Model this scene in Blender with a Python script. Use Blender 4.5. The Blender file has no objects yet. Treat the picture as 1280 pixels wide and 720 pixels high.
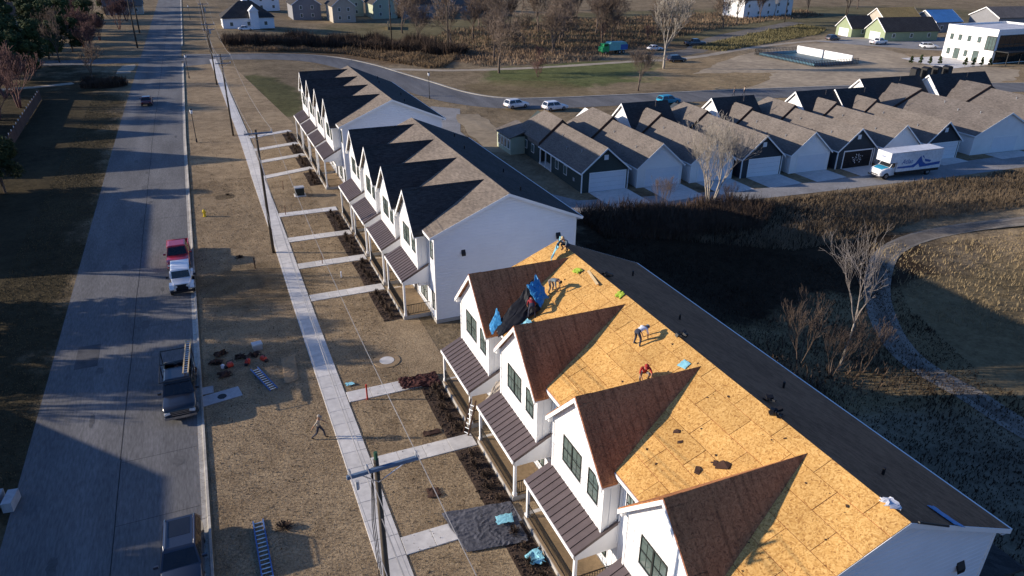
import bpy, math, random
import numpy as np
from mathutils import Vector, Matrix, noise
random.seed(7); np.random.seed(7)
sc = bpy.context.scene
COL = sc.collection
R = math.radians

# ------------------------------------------------------------------ camera
def set_camera():
    cam = bpy.data.cameras.new('camera'); o = bpy.data.objects.new('camera', cam); COL.objects.link(o)
    pi, ro, ya = R(26.037), R(0.572), R(23.159)
    F = Vector((math.sin(ya)*math.cos(pi), math.cos(ya)*math.cos(pi), -math.sin(pi)))
    Rt = Vector((math.cos(ya), -math.sin(ya), 0)); Up = Rt.cross(F)
    R2 = Rt*math.cos(ro)+Up*math.sin(ro); U2 = -Rt*math.sin(ro)+Up*math.cos(ro)
    m = Matrix((R2, U2, -F)).transposed().to_4x4(); m.translation = (0, 0, 28)
    o.matrix_world = m
    cam.sensor_width = 36; cam.lens = 899.15/1280*36
    cam.clip_start = 0.5; cam.clip_end = 6000
    sc.camera = o
set_camera()
# ------------------------------------------------------------------ light
SUN_EL = 16.0
TR = Vector((0.9272, -0.3746, 0)).normalized()
w = bpy.data.worlds.new('World'); sc.world = w; w.use_nodes = True
nt = w.node_tree; bg = nt.nodes['Background']
sky = nt.nodes.new('ShaderNodeTexSky'); sky.sky_type = 'NISHITA'; sky.sun_disc = False
sky.sun_elevation = R(SUN_EL); sky.sun_rotation = R(292); sky.air_density = 1.0; sky.dust_density = 1.0; sky.ozone_density = 5.0
tint = nt.nodes.new('ShaderNodeVectorMath'); tint.operation = 'MULTIPLY'; tint.inputs[1].default_value = (.80, .95, 1.22)
nt.links.new(sky.outputs[0], tint.inputs[0]); nt.links.new(tint.outputs[0], bg.inputs[0]); bg.inputs[1].default_value = 0.1
sl = bpy.data.lights.new('sun', 'SUN'); sl.energy = 4.8; sl.angle = R(0.5); sl.color = (1.0, .87, .71)
so = bpy.data.objects.new('sun', sl); COL.objects.link(so)
dv = Vector((TR.x*math.cos(R(SUN_EL)), TR.y*math.cos(R(SUN_EL)), -math.sin(R(SUN_EL))))
so.rotation_euler = dv.to_track_quat('-Z', 'Y').to_euler(); so.location = (-60, 20, 60)
vs = sc.view_settings; vs.view_transform = 'Standard'; vs.look = 'None'; vs.gamma = 1; vs.use_curve_mapping = False
vs.exposure = 0.62

# ------------------------------------------------------------------ materials
MATS = {}
def mat(name, col, rough=.8, nscale=None, namt=.25, col2=None, bump=0, bscale=None, metallic=0, spec=.3, detail=4, world=True, stretch=None, lines=None, rnd=0, nscale2=None):
    """procedural: base colour broken up with noise (towards col2) and optional bump / board lines"""
    if name in MATS: return MATS[name]
    m = bpy.data.materials.new(name); m.use_nodes = True; MATS[name] = m
    n = m.node_tree.nodes; l = m.node_tree.links; b = n['Principled BSDF']
    b.inputs['Roughness'].default_value = rough; b.inputs['Metallic'].default_value = metallic
    b.inputs['Specular IOR Level'].default_value = spec
    c1 = (*col, 1); c2 = (*(col2 or [c*(1-namt) for c in col]), 1)
    if not nscale: nscale = 3.0
    if world:
        g = n.new('ShaderNodeNewGeometry'); src = g.outputs['Position']
    else:
        g = n.new('ShaderNodeTexCoord'); src = g.outputs['Object']
    if stretch:
        mp = n.new('ShaderNodeMapping'); mp.inputs['Scale'].default_value = stretch; l.new(src, mp.inputs[0]); src2 = mp.outputs[0]
    else: src2 = src
    t = n.new('ShaderNodeTexNoise'); t.inputs['Scale'].default_value = nscale; t.inputs['Detail'].default_value = detail; t.inputs['Roughness'].default_value = .65
    l.new(src2, t.inputs['Vector'])
    r = n.new('ShaderNodeValToRGB'); r.color_ramp.elements[0].position = .32; r.color_ramp.elements[1].position = .68
    r.color_ramp.elements[0].color = c2; r.color_ramp.elements[1].color = c1
    l.new(t.outputs[0], r.inputs[0]); out = r.outputs[0]
    t2 = n.new('ShaderNodeTexNoise'); t2.inputs['Scale'].default_value = nscale2 or nscale/9; t2.inputs['Detail'].default_value = 3
    l.new(src2, t2.inputs['Vector'])
    mr = n.new('ShaderNodeMapRange'); mr.inputs[1].default_value = .3; mr.inputs[2].default_value = .7; mr.inputs[3].default_value = 1-namt*.7; mr.inputs[4].default_value = 1+namt*.4
    l.new(t2.outputs[0], mr.inputs[0])
    mx = n.new('ShaderNodeVectorMath'); mx.operation = 'SCALE'; l.new(out, mx.inputs[0]); l.new(mr.outputs[0], mx.inputs['Scale']); out = mx.outputs[0]
    if rnd:
        oi = n.new('ShaderNodeObjectInfo'); m2 = n.new('ShaderNodeMapRange'); m2.inputs[3].default_value = 1-rnd; m2.inputs[4].default_value = 1+rnd
        l.new(oi.outputs['Random'], m2.inputs[0]); v = n.new('ShaderNodeVectorMath'); v.operation = 'SCALE'
        l.new(out, v.inputs[0]); l.new(m2.outputs[0], v.inputs['Scale']); out = v.outputs[0]
    l.new(out, b.inputs['Base Color'])
    if bump:
        t3 = n.new('ShaderNodeTexNoise'); t3.inputs['Scale'].default_value = bscale or nscale*2; t3.inputs['Detail'].default_value = 5; l.new(src2, t3.inputs['Vector'])
        bm_ = n.new('ShaderNodeBump'); bm_.inputs['Strength'].default_value = min(1, bump*4); bm_.inputs['Distance'].default_value = bump
        l.new(t3.outputs[0], bm_.inputs['Height']); l.new(bm_.outputs[0], b.inputs['Normal'])
    return m

def line_mask(n, l, src, axis, period, width):
    """1 on thin lines every `period` along a socket vector's axis"""
    s = n.new('ShaderNodeSeparateXYZ'); l.new(src, s.inputs[0])
    d = n.new('ShaderNodeMath'); d.operation = 'DIVIDE'; l.new(s.outputs[axis], d.inputs[0]); d.inputs[1].default_value = period
    f = n.new('ShaderNodeMath'); f.operation = 'FRACT'; l.new(d.outputs[0], f.inputs[0])
    c = n.new('ShaderNodeMath'); c.operation = 'LESS_THAN'; l.new(f.outputs[0], c.inputs[0]); c.inputs[1].default_value = width/period
    return c.outputs[0]

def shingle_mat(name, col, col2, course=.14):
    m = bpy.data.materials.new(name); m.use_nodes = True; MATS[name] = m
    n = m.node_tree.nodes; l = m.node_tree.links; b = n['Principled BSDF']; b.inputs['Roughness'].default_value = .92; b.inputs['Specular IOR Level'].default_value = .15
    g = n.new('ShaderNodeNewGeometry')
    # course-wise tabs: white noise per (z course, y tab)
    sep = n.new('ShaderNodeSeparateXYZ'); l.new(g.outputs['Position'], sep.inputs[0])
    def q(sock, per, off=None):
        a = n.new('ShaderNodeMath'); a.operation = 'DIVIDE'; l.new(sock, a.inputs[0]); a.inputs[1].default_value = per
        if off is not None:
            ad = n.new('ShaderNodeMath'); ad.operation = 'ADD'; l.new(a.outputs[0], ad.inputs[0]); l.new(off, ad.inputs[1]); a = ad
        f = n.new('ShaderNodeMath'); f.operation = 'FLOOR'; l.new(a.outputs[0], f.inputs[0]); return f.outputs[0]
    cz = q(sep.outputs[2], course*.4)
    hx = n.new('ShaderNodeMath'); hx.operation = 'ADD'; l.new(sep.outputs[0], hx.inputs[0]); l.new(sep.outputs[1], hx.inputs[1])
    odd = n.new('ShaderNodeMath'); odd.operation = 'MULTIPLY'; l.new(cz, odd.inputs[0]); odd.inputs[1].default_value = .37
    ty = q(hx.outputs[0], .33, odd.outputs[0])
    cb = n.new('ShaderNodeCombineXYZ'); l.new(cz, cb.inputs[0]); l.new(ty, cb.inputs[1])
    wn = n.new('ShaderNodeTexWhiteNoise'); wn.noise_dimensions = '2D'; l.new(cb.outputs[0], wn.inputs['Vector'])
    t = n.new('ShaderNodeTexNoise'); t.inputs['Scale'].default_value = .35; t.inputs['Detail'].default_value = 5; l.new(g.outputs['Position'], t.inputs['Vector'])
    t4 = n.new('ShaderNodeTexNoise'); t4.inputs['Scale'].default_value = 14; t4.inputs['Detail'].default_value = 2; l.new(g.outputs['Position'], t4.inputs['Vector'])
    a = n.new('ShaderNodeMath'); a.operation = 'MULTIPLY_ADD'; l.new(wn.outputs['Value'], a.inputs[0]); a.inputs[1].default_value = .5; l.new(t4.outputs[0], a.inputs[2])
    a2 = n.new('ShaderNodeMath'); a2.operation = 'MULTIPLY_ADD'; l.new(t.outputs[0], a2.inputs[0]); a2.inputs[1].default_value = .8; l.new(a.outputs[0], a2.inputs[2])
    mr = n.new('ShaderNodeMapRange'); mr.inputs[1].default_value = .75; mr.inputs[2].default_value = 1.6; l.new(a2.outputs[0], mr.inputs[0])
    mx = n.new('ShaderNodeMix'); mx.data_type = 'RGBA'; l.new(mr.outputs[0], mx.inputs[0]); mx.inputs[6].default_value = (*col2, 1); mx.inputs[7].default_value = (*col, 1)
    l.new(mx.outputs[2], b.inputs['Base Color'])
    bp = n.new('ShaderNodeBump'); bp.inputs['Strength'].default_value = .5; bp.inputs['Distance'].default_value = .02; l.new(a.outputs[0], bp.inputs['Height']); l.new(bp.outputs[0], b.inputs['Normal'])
    return m

def osb_mat(name, ca, cb_, cc, seed=0, streak=0):
    """strand board: flakes from stretched voronoi cells, nail rows"""
    m = bpy.data.materials.new(name); m.use_nodes = True; MATS[name] = m
    n = m.node_tree.nodes; l = m.node_tree.links; b = n['Principled BSDF']; b.inputs['Roughness'].default_value = .75; b.inputs['Specular IOR Level'].default_value = .2
    g = n.new('ShaderNodeNewGeometry')
    v = n.new('ShaderNodeTexVoronoi'); v.inputs['Scale'].default_value = 15.0
    nz = n.new('ShaderNodeTexNoise'); nz.inputs['Scale'].default_value = 2.0; l.new(g.outputs['Position'], nz.inputs['Vector'])
    ad = n.new('ShaderNodeVectorMath'); ad.operation = 'MULTIPLY_ADD'; l.new(nz.outputs['Color'], ad.inputs[0]); ad.inputs[1].default_value = (.8, .8, .8); l.new(g.outputs['Position'], ad.inputs[2])
    l.new(ad.outputs[0], v.inputs['Vector'])
    big = n.new('ShaderNodeTexNoise'); big.inputs['Scale'].default_value = .45; big.inputs['Detail'].default_value = 6; l.new(g.outputs['Position'], big.inputs['Vector'])
    fine = n.new('ShaderNodeTexNoise'); fine.inputs['Scale'].default_value = 11; fine.inputs['Detail'].default_value = 4; fine.inputs['Roughness'].default_value = .75; l.new(g.outputs['Position'], fine.inputs['Vector'])
    sp = n.new('ShaderNodeSeparateColor'); l.new(v.outputs['Color'], sp.inputs[0])
    s1 = n.new('ShaderNodeMath'); s1.operation = 'MULTIPLY_ADD'; l.new(sp.outputs[0], s1.inputs[0]); s1.inputs[1].default_value = .45; l.new(fine.outputs[0], s1.inputs[2])
    r = n.new('ShaderNodeValToRGB'); r.color_ramp.elements[0].position = .38; r.color_ramp.elements[0].color = (*cc, 1); r.color_ramp.elements[1].position = .98; r.color_ramp.elements[1].color = (*ca, 1)
    e = r.color_ramp.elements.new(.62); e.color = (*cb_, 1)
    l.new(s1.outputs[0], r.inputs[0])
    mr = n.new('ShaderNodeMapRange'); mr.inputs[1].default_value = .3; mr.inputs[2].default_value = .7; mr.inputs[3].default_value = .84; mr.inputs[4].default_value = 1.06; l.new(big.outputs[0], mr.inputs[0])
    sc_ = n.new('ShaderNodeVectorMath'); sc_.operation = 'SCALE'; l.new(r.outputs[0], sc_.inputs[0]); l.new(mr.outputs[0], sc_.inputs['Scale'])
    oi = n.new('ShaderNodeObjectInfo'); m2 = n.new('ShaderNodeMapRange'); m2.inputs[3].default_value = .91; m2.inputs[4].default_value = 1.07
    l.new(oi.outputs['Random'], m2.inputs[0]); vv = n.new('ShaderNodeVectorMath'); vv.operation = 'SCALE'
    l.new(sc_.outputs[0], vv.inputs[0]); l.new(m2.outputs[0], vv.inputs['Scale'])
    out = vv.outputs[0]
    if streak:
        mp = n.new('ShaderNodeMapping'); mp.inputs['Scale'].default_value = (5.5, .35, .35); l.new(g.outputs['Position'], mp.inputs[0])
        st = n.new('ShaderNodeTexNoise'); st.inputs['Scale'].default_value = 1.0; st.inputs['Detail'].default_value = 4; l.new(mp.outputs[0], st.inputs['Vector'])
        m4 = n.new('ShaderNodeMapRange'); m4.inputs[1].default_value = .36; m4.inputs[2].default_value = .5; m4.inputs[3].default_value = 1-streak; m4.inputs[4].default_value = 1.05; l.new(st.outputs[0], m4.inputs[0])
        v3 = n.new('ShaderNodeVectorMath'); v3.operation = 'SCALE'; l.new(out, v3.inputs[0]); l.new(m4.outputs[0], v3.inputs['Scale']); out = v3.outputs[0]
    l.new(out, b.inputs['Base Color'])
    bp = n.new('ShaderNodeBump'); bp.inputs['Strength'].default_value = .6; bp.inputs['Distance'].default_value = .012; l.new(s1.outputs[0], bp.inputs['Height']); l.new(bp.outputs[0], b.inputs['Normal'])
    return m

def ground_mat(name, base, base2, patches=(), bump=.05, fine=6.0, amt=1.0):
    """dry field: noise between two colours, plus ragged patches of other cover and of painted shade: (cx,cy,rx,ry,colour,strength)"""
    m = bpy.data.materials.new(name); m.use_nodes = True; MATS[name] = m
    n = m.node_tree.nodes; l = m.node_tree.links; b = n['Principled BSDF']; b.inputs['Roughness'].default_value = 1; b.inputs['Specular IOR Level'].default_value = .05
    g = n.new('ShaderNodeNewGeometry'); P_ = g.outputs['Position']
    def ns(s, d=5, ro=.6):
        t = n.new('ShaderNodeTexNoise'); t.inputs['Scale'].default_value = s; t.inputs['Detail'].default_value = d; t.inputs['Roughness'].default_value = ro; l.new(P_, t.inputs['Vector']); return t.outputs[0]
    a, c, f = ns(.09), ns(.7), ns(fine, 4, .8)
    s = n.new('ShaderNodeMath'); s.operation = 'ADD'; l.new(a, s.inputs[0]); l.new(c, s.inputs[1])
    s2 = n.new('ShaderNodeMath'); s2.operation = 'MULTIPLY_ADD'; l.new(f, s2.inputs[0]); s2.inputs[1].default_value = 1.3*amt; l.new(s.outputs[0], s2.inputs[2])
    mr = n.new('ShaderNodeMapRange'); mr.inputs[1].default_value = 1.32+.5*1.3*(amt-1); mr.inputs[2].default_value = 1.98+.5*1.3*(amt-1); l.new(s2.outputs[0], mr.inputs[0])
    mx = n.new('ShaderNodeMix'); mx.data_type = 'RGBA'; l.new(mr.outputs[0], mx.inputs[0]); mx.inputs[6].default_value = (*base2, 1); mx.inputs[7].default_value = (*base, 1)
    out = mx.outputs[2]
    sp = n.new('ShaderNodeSeparateXYZ'); l.new(P_, sp.inputs[0])
    wob = ns(.12, 6, .7)
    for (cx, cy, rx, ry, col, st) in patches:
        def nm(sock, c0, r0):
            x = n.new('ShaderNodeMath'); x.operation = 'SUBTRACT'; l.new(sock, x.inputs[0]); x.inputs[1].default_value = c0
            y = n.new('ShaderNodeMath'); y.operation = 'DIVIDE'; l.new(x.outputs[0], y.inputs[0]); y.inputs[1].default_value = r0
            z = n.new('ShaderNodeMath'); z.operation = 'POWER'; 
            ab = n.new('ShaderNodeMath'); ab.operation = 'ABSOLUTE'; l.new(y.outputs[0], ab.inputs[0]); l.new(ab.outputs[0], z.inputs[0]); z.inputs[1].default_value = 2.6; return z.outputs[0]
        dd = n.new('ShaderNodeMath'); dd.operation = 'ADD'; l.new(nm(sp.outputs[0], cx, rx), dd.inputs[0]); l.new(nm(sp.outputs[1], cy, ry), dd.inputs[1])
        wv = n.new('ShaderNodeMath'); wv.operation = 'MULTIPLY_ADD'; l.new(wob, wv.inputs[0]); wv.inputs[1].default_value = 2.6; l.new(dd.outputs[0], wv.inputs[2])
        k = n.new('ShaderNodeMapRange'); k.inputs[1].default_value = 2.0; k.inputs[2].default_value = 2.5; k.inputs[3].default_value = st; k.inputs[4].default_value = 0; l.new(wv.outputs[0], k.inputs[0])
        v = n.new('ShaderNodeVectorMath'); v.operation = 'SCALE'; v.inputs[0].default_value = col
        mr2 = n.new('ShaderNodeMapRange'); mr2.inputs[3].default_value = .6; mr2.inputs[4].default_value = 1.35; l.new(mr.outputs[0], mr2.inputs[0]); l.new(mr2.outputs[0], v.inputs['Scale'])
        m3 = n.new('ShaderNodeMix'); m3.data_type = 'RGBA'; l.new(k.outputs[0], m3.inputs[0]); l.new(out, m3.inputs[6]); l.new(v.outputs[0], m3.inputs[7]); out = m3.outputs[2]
    l.new(out, b.inputs['Base Color'])
    if bump:
        bp = n.new('ShaderNodeBump'); bp.inputs['Strength'].default_value = .8; bp.inputs['Distance'].default_value = bump; l.new(s2.outputs[0], bp.inputs['Height']); l.new(bp.outputs[0], b.inputs['Normal'])
    return m

def glass_mat(name, col=(.02, .03, .035), rough=.08):
    m = bpy.data.materials.new(name); m.use_nodes = True; MATS[name] = m
    b = m.node_tree.nodes['Principled BSDF']; n = m.node_tree.nodes; l = m.node_tree.links
    g = n.new('ShaderNodeNewGeometry'); t = n.new('ShaderNodeTexNoise'); t.inputs['Scale'].default_value = 1.3; l.new(g.outputs['Position'], t.inputs['Vector'])
    r = n.new('ShaderNodeValToRGB'); r.color_ramp.elements[0].color = (*col, 1); r.color_ramp.elements[1].color = (*[c*2.6 for c in col], 1); l.new(t.outputs[0], r.inputs[0]); l.new(r.outputs[0], b.inputs['Base Color'])
    b.inputs['Roughness'].default_value = rough; b.inputs['Specular IOR Level'].default_value = .6
    return m

DRY = (.235, .165, .085); DRY2 = (.095, .066, .036)
GREEN = (.07, .085, .03)
M = {}
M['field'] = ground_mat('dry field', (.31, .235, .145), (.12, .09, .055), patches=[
    (90, 160, 28, 16, (.10, .125, .04), .8), (126, 142, 22, 15, (.10, .12, .045), .8), (64, 142, 14, 16, (.16, .12, .06), .6),
    (150, 140, 52, 34, (.29, .21, .12), .95), (205, 175, 60, 30, (.26, .2, .13), .8), (172, 160, 18, 10, (.34, .19, .09), .6),
    (48, 30, 32, 44, (.032, .022, .014), .97), (66, 36, 30, 12, (.2, .15, .08), .9), (43, 20, 9, 10, (.2, .17, .12), .7),  # near-black first patch paints the hollow's shade into the ground colour
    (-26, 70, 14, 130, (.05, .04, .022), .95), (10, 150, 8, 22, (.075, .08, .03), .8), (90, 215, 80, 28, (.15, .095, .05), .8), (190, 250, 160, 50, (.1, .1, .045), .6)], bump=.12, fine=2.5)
M['lawn'] = ground_mat('dormant lawn', (.42, .315, .195), (.18, .13, .08), patches=[(0.4, 68.5, 1.3, 1.3, (.05, .035, .02), .0), (2, 62, 5, 5, (.12, .085, .045), .5), (0.5, 88, 1.2, 1, (.06, .045, .03), .7)], bump=.07, fine=7.0, amt=1.5)
M['concrete'] = mat('pale concrete', (.64, .61, .57), .9, 2.2, .22, bump=.004, rnd=.07)
M['curb'] = mat('kerb concrete', (.45, .42, .37), .9, 3, .3, rnd=.1)
M['asphalt'] = mat('worn grey asphalt', (.175, .172, .172), .9, 9, .38, bump=.008, bscale=60, stretch=(1, .16, 1), nscale2=.45, spec=.2)
M['seam'] = mat('dark road seam', (.03, .03, .032), .9)
M['alleyc'] = mat('alley concrete', (.30, .29, .28), .9, 3, .3)
M['gravel'] = mat('gravel track', (.20, .17, .135), .95, 3, .4, bump=.03)
M['dirtpath'] = mat('pale dirt path', (.42, .35, .26), .95, 2, .3)
M['mulch'] = mat('dark brown mulch', (.085, .055, .038), 1, 9, .6, bump=.08, bscale=12)
M['white'] = mat('white painted siding', (.80, .79, .77), .6, .6, .08)
M['trim'] = mat('white trim', (.82, .81, .79), .5, 1, .06)
M['gablewall'] = mat('white lap siding', (.77, .78, .80), .6, .5, .08)
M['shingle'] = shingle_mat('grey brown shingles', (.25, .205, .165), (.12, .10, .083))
M['shingledark'] = shingle_mat('charcoal and shaded shingles', (.075, .068, .065), (.03, .028, .027))  # real charcoal roofs, also the shade-darkened copy for unlit slopes
M['shingleold'] = shingle_mat('old brown shingles', (.33, .16, .085), (.17, .08, .042))
M['shinglehouse'] = shingle_mat('taupe shingles', (.20, .172, .15), (.095, .082, .073))
M['osb'] = osb_mat('strand board', (.72, .44, .155), (.54, .295, .085), (.27, .12, .035))
M['osbdark'] = osb_mat('shaded strand board', (.50, .215, .09), (.35, .14, .058), (.17, .066, .03), streak=.3)  # darker copy of the strand board, dormer shade put into the colour
M['metalroof'] = mat('brown metal roofing', (.135, .105, .10), .42, 1.5, .15, metallic=.3, rnd=.08)
M['black'] = mat('black painted metal', (.015, .015, .017), .5)
M['frame'] = mat('black window frame', (.02, .024, .022), .5)
M['glass'] = glass_mat('window glass', (.045, .062, .058))
M['darkglass'] = glass_mat('dark car glass', (.008, .009, .011), .05)
M['deck'] = mat('tan porch deck', (.33, .23, .13), .8, 5, .3)
M['foundation'] = mat('foundation concrete', (.4, .38, .35), .9, 3, .2)
M['door'] = mat('dark front door', (.03, .03, .035), .5)
M['navy'] = mat('dark slate siding', (.035, .045, .055), .7, 1, .15)
M['slategreen'] = mat('dark green grey siding', (.045, .06, .055), .7, 1, .15)
M['cream'] = mat('pale green siding', (.42, .45, .33), .7, 1, .1)
M['sage'] = mat('sage green siding', (.28, .33, .20), .7, 1, .1)
M['beige'] = mat('beige siding', (.45, .40, .33), .7, 1, .15)
M['greyhouse'] = mat('grey siding', (.22, .22, .23), .7, 1, .15)
M['garage'] = mat('white garage door', (.72, .73, .75), .5, 1, .06)
M['bark'] = mat('brown bark', (.13, .095, .075), .95, 6, .4)
M['palebark'] = mat('pale bark', (.42, .37, .31), .95, 5, .4)
M['rustbark'] = mat('reddish bark twigs', (.16, .085, .075), .95, 5, .4)
M['evergreen'] = mat('evergreen foliage', (.055, .08, .025), .9, 1.5, .5, rnd=.2)
M['evergreen_l'] = mat('yellow green foliage', (.10, .12, .035), .9, 1.5, .5)
M['brush'] = mat('dry brush', (.27, .185, .105), 1, 1.5, .45)
M['brushdark'] = mat('dark leafless brush', (.11, .075, .053), 1, 1.5, .5)
M['grassblade'] = mat('straw grass blades', (.50, .375, .215), 1, 5, .65)
M['rubber'] = mat('tyre rubber', (.015, .015, .015), .85)
M['rim'] = mat('alloy rim', (.35, .35, .36), .35, metallic=.8)
M['chrome'] = mat('chrome', (.55, .55, .57), .2, metallic=1)
M['lampglass'] = mat('headlight lens', (.75, .75, .75), .15)
M['redglass'] = mat('red tail lens', (.35, .01, .01), .2)
M['pole'] = mat('weathered pole wood', (.095, .075, .055), .95, 4, .5, stretch=(3, 3, .4))
M['crossarm'] = mat('blue grey crossarm', (.12, .18, .27), .7, 4, .3)
M['wire'] = mat('grey wire', (.38, .36, .34), .6)
M['insul'] = mat('grey insulator', (.5, .5, .5), .4)
M['alum'] = mat('aluminium', (.6, .62, .65), .35, metallic=.7)
M['bluefib'] = mat('blue ladder rail', (.08, .16, .36), .5)
M['tarpblue'] = mat('bright blue tarp', (.05, .28, .55), .5, 6, .25)
M['tarpcyan'] = mat('pale cyan wrap', (.28, .62, .72), .45, 5, .3)
M['tarpgrey'] = mat('grey tarp', (.10, .10, .115), .55, 4, .35)
M['skin'] = mat('skin', (.35, .19, .12), .6)
M['jeans'] = mat('dark jeans', (.04, .045, .07), .9)
M['greytrouser'] = mat('grey trousers', (.22, .20, .19), .9)
M['tee'] = mat('white shirt', (.85, .85, .88), .8)
M['redshirt'] = mat('red shirt', (.42, .035, .03), .8)
M['maroon'] = mat('dark red jacket', (.25, .02, .03), .8)
M['greyblue'] = mat('grey blue shirt', (.17, .22, .25), .8)
M['tanshirt'] = mat('light tan shirt', (.42, .36, .29), .8)
M['hair'] = mat('dark hair', (.02, .015, .012), .8)
M['shoe'] = mat('dark shoes', (.03, .025, .02), .8)
M['redplastic'] = mat('red plastic', (.55, .05, .03), .4)
M['greybox'] = mat('grey plastic lid', (.42, .42, .43), .5)
M['yellow'] = mat('yellow paint', (.75, .55, .03), .5)
M['limepaint'] = mat('lime wrapper', (.38, .5, .05), .6)
M['brickred'] = mat('red brown shingle pile', (.07, .022, .018), .9, 8, .5)
M['fence'] = mat('red brown fence wood', (.15, .075, .05), .9, 4, .4, rnd=.15)
M['flatroof'] = mat('pale membrane roof', (.6, .6, .62), .7)
M['poolblue'] = mat('teal pool floor', (.04, .11, .15), .5)
M['greendozer'] = mat('green machine paint', (.03, .35, .12), .5)
M['tealbox'] = mat('teal truck body', (.18, .48, .48), .5)
M['lumber'] = mat('new lumber', (.6, .45, .25), .8)
M['scrap'] = mat('torn dark felt', (.06, .03, .02), .9)
M['bluetape'] = mat('blue flashing wrap', (.10, .28, .55), .5)
M['truckwhite'] = mat('white truck box', (.78, .79, .81), .4)
M['truckblue'] = mat('blue vinyl', (.03, .12, .40), .4)
M['turq'] = mat('turquoise hood paint', (.03, .30, .48), .35)
def paint(name, col): 
    m = mat(name, col, .28, 1, .05, spec=.6); b = m.node_tree.nodes['Principled BSDF']; b.inputs['Coat Weight'].default_value = .6; b.inputs['Coat Roughness'].default_value = .08; return m
M['p_black'] = paint('black car paint', (.012, .013, .018)); M['p_blue'] = paint('dark blue grey car paint', (.022, .028, .045)); M['p_red'] = paint('deep red car paint', (.33, .012, .02))
M['p_white'] = paint('white car paint', (.72, .73, .74)); M['p_grey'] = paint('dark grey car paint', (.06, .062, .07))
M['p_darkred'] = paint('dark red car paint', (.12, .01, .012))

ORD = 'first second third fourth fifth sixth seventh eighth ninth tenth eleventh twelfth thirteenth fourteenth fifteenth sixteenth seventeenth eighteenth nineteenth twentieth'.split()+['twenty-'+w_ for w_ in 'first second third fourth fifth sixth seventh eighth ninth'.split()]+['thirtieth']+['thirty-'+w_ for w_ in 'first second third fourth fifth sixth seventh eighth ninth'.split()]
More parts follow.
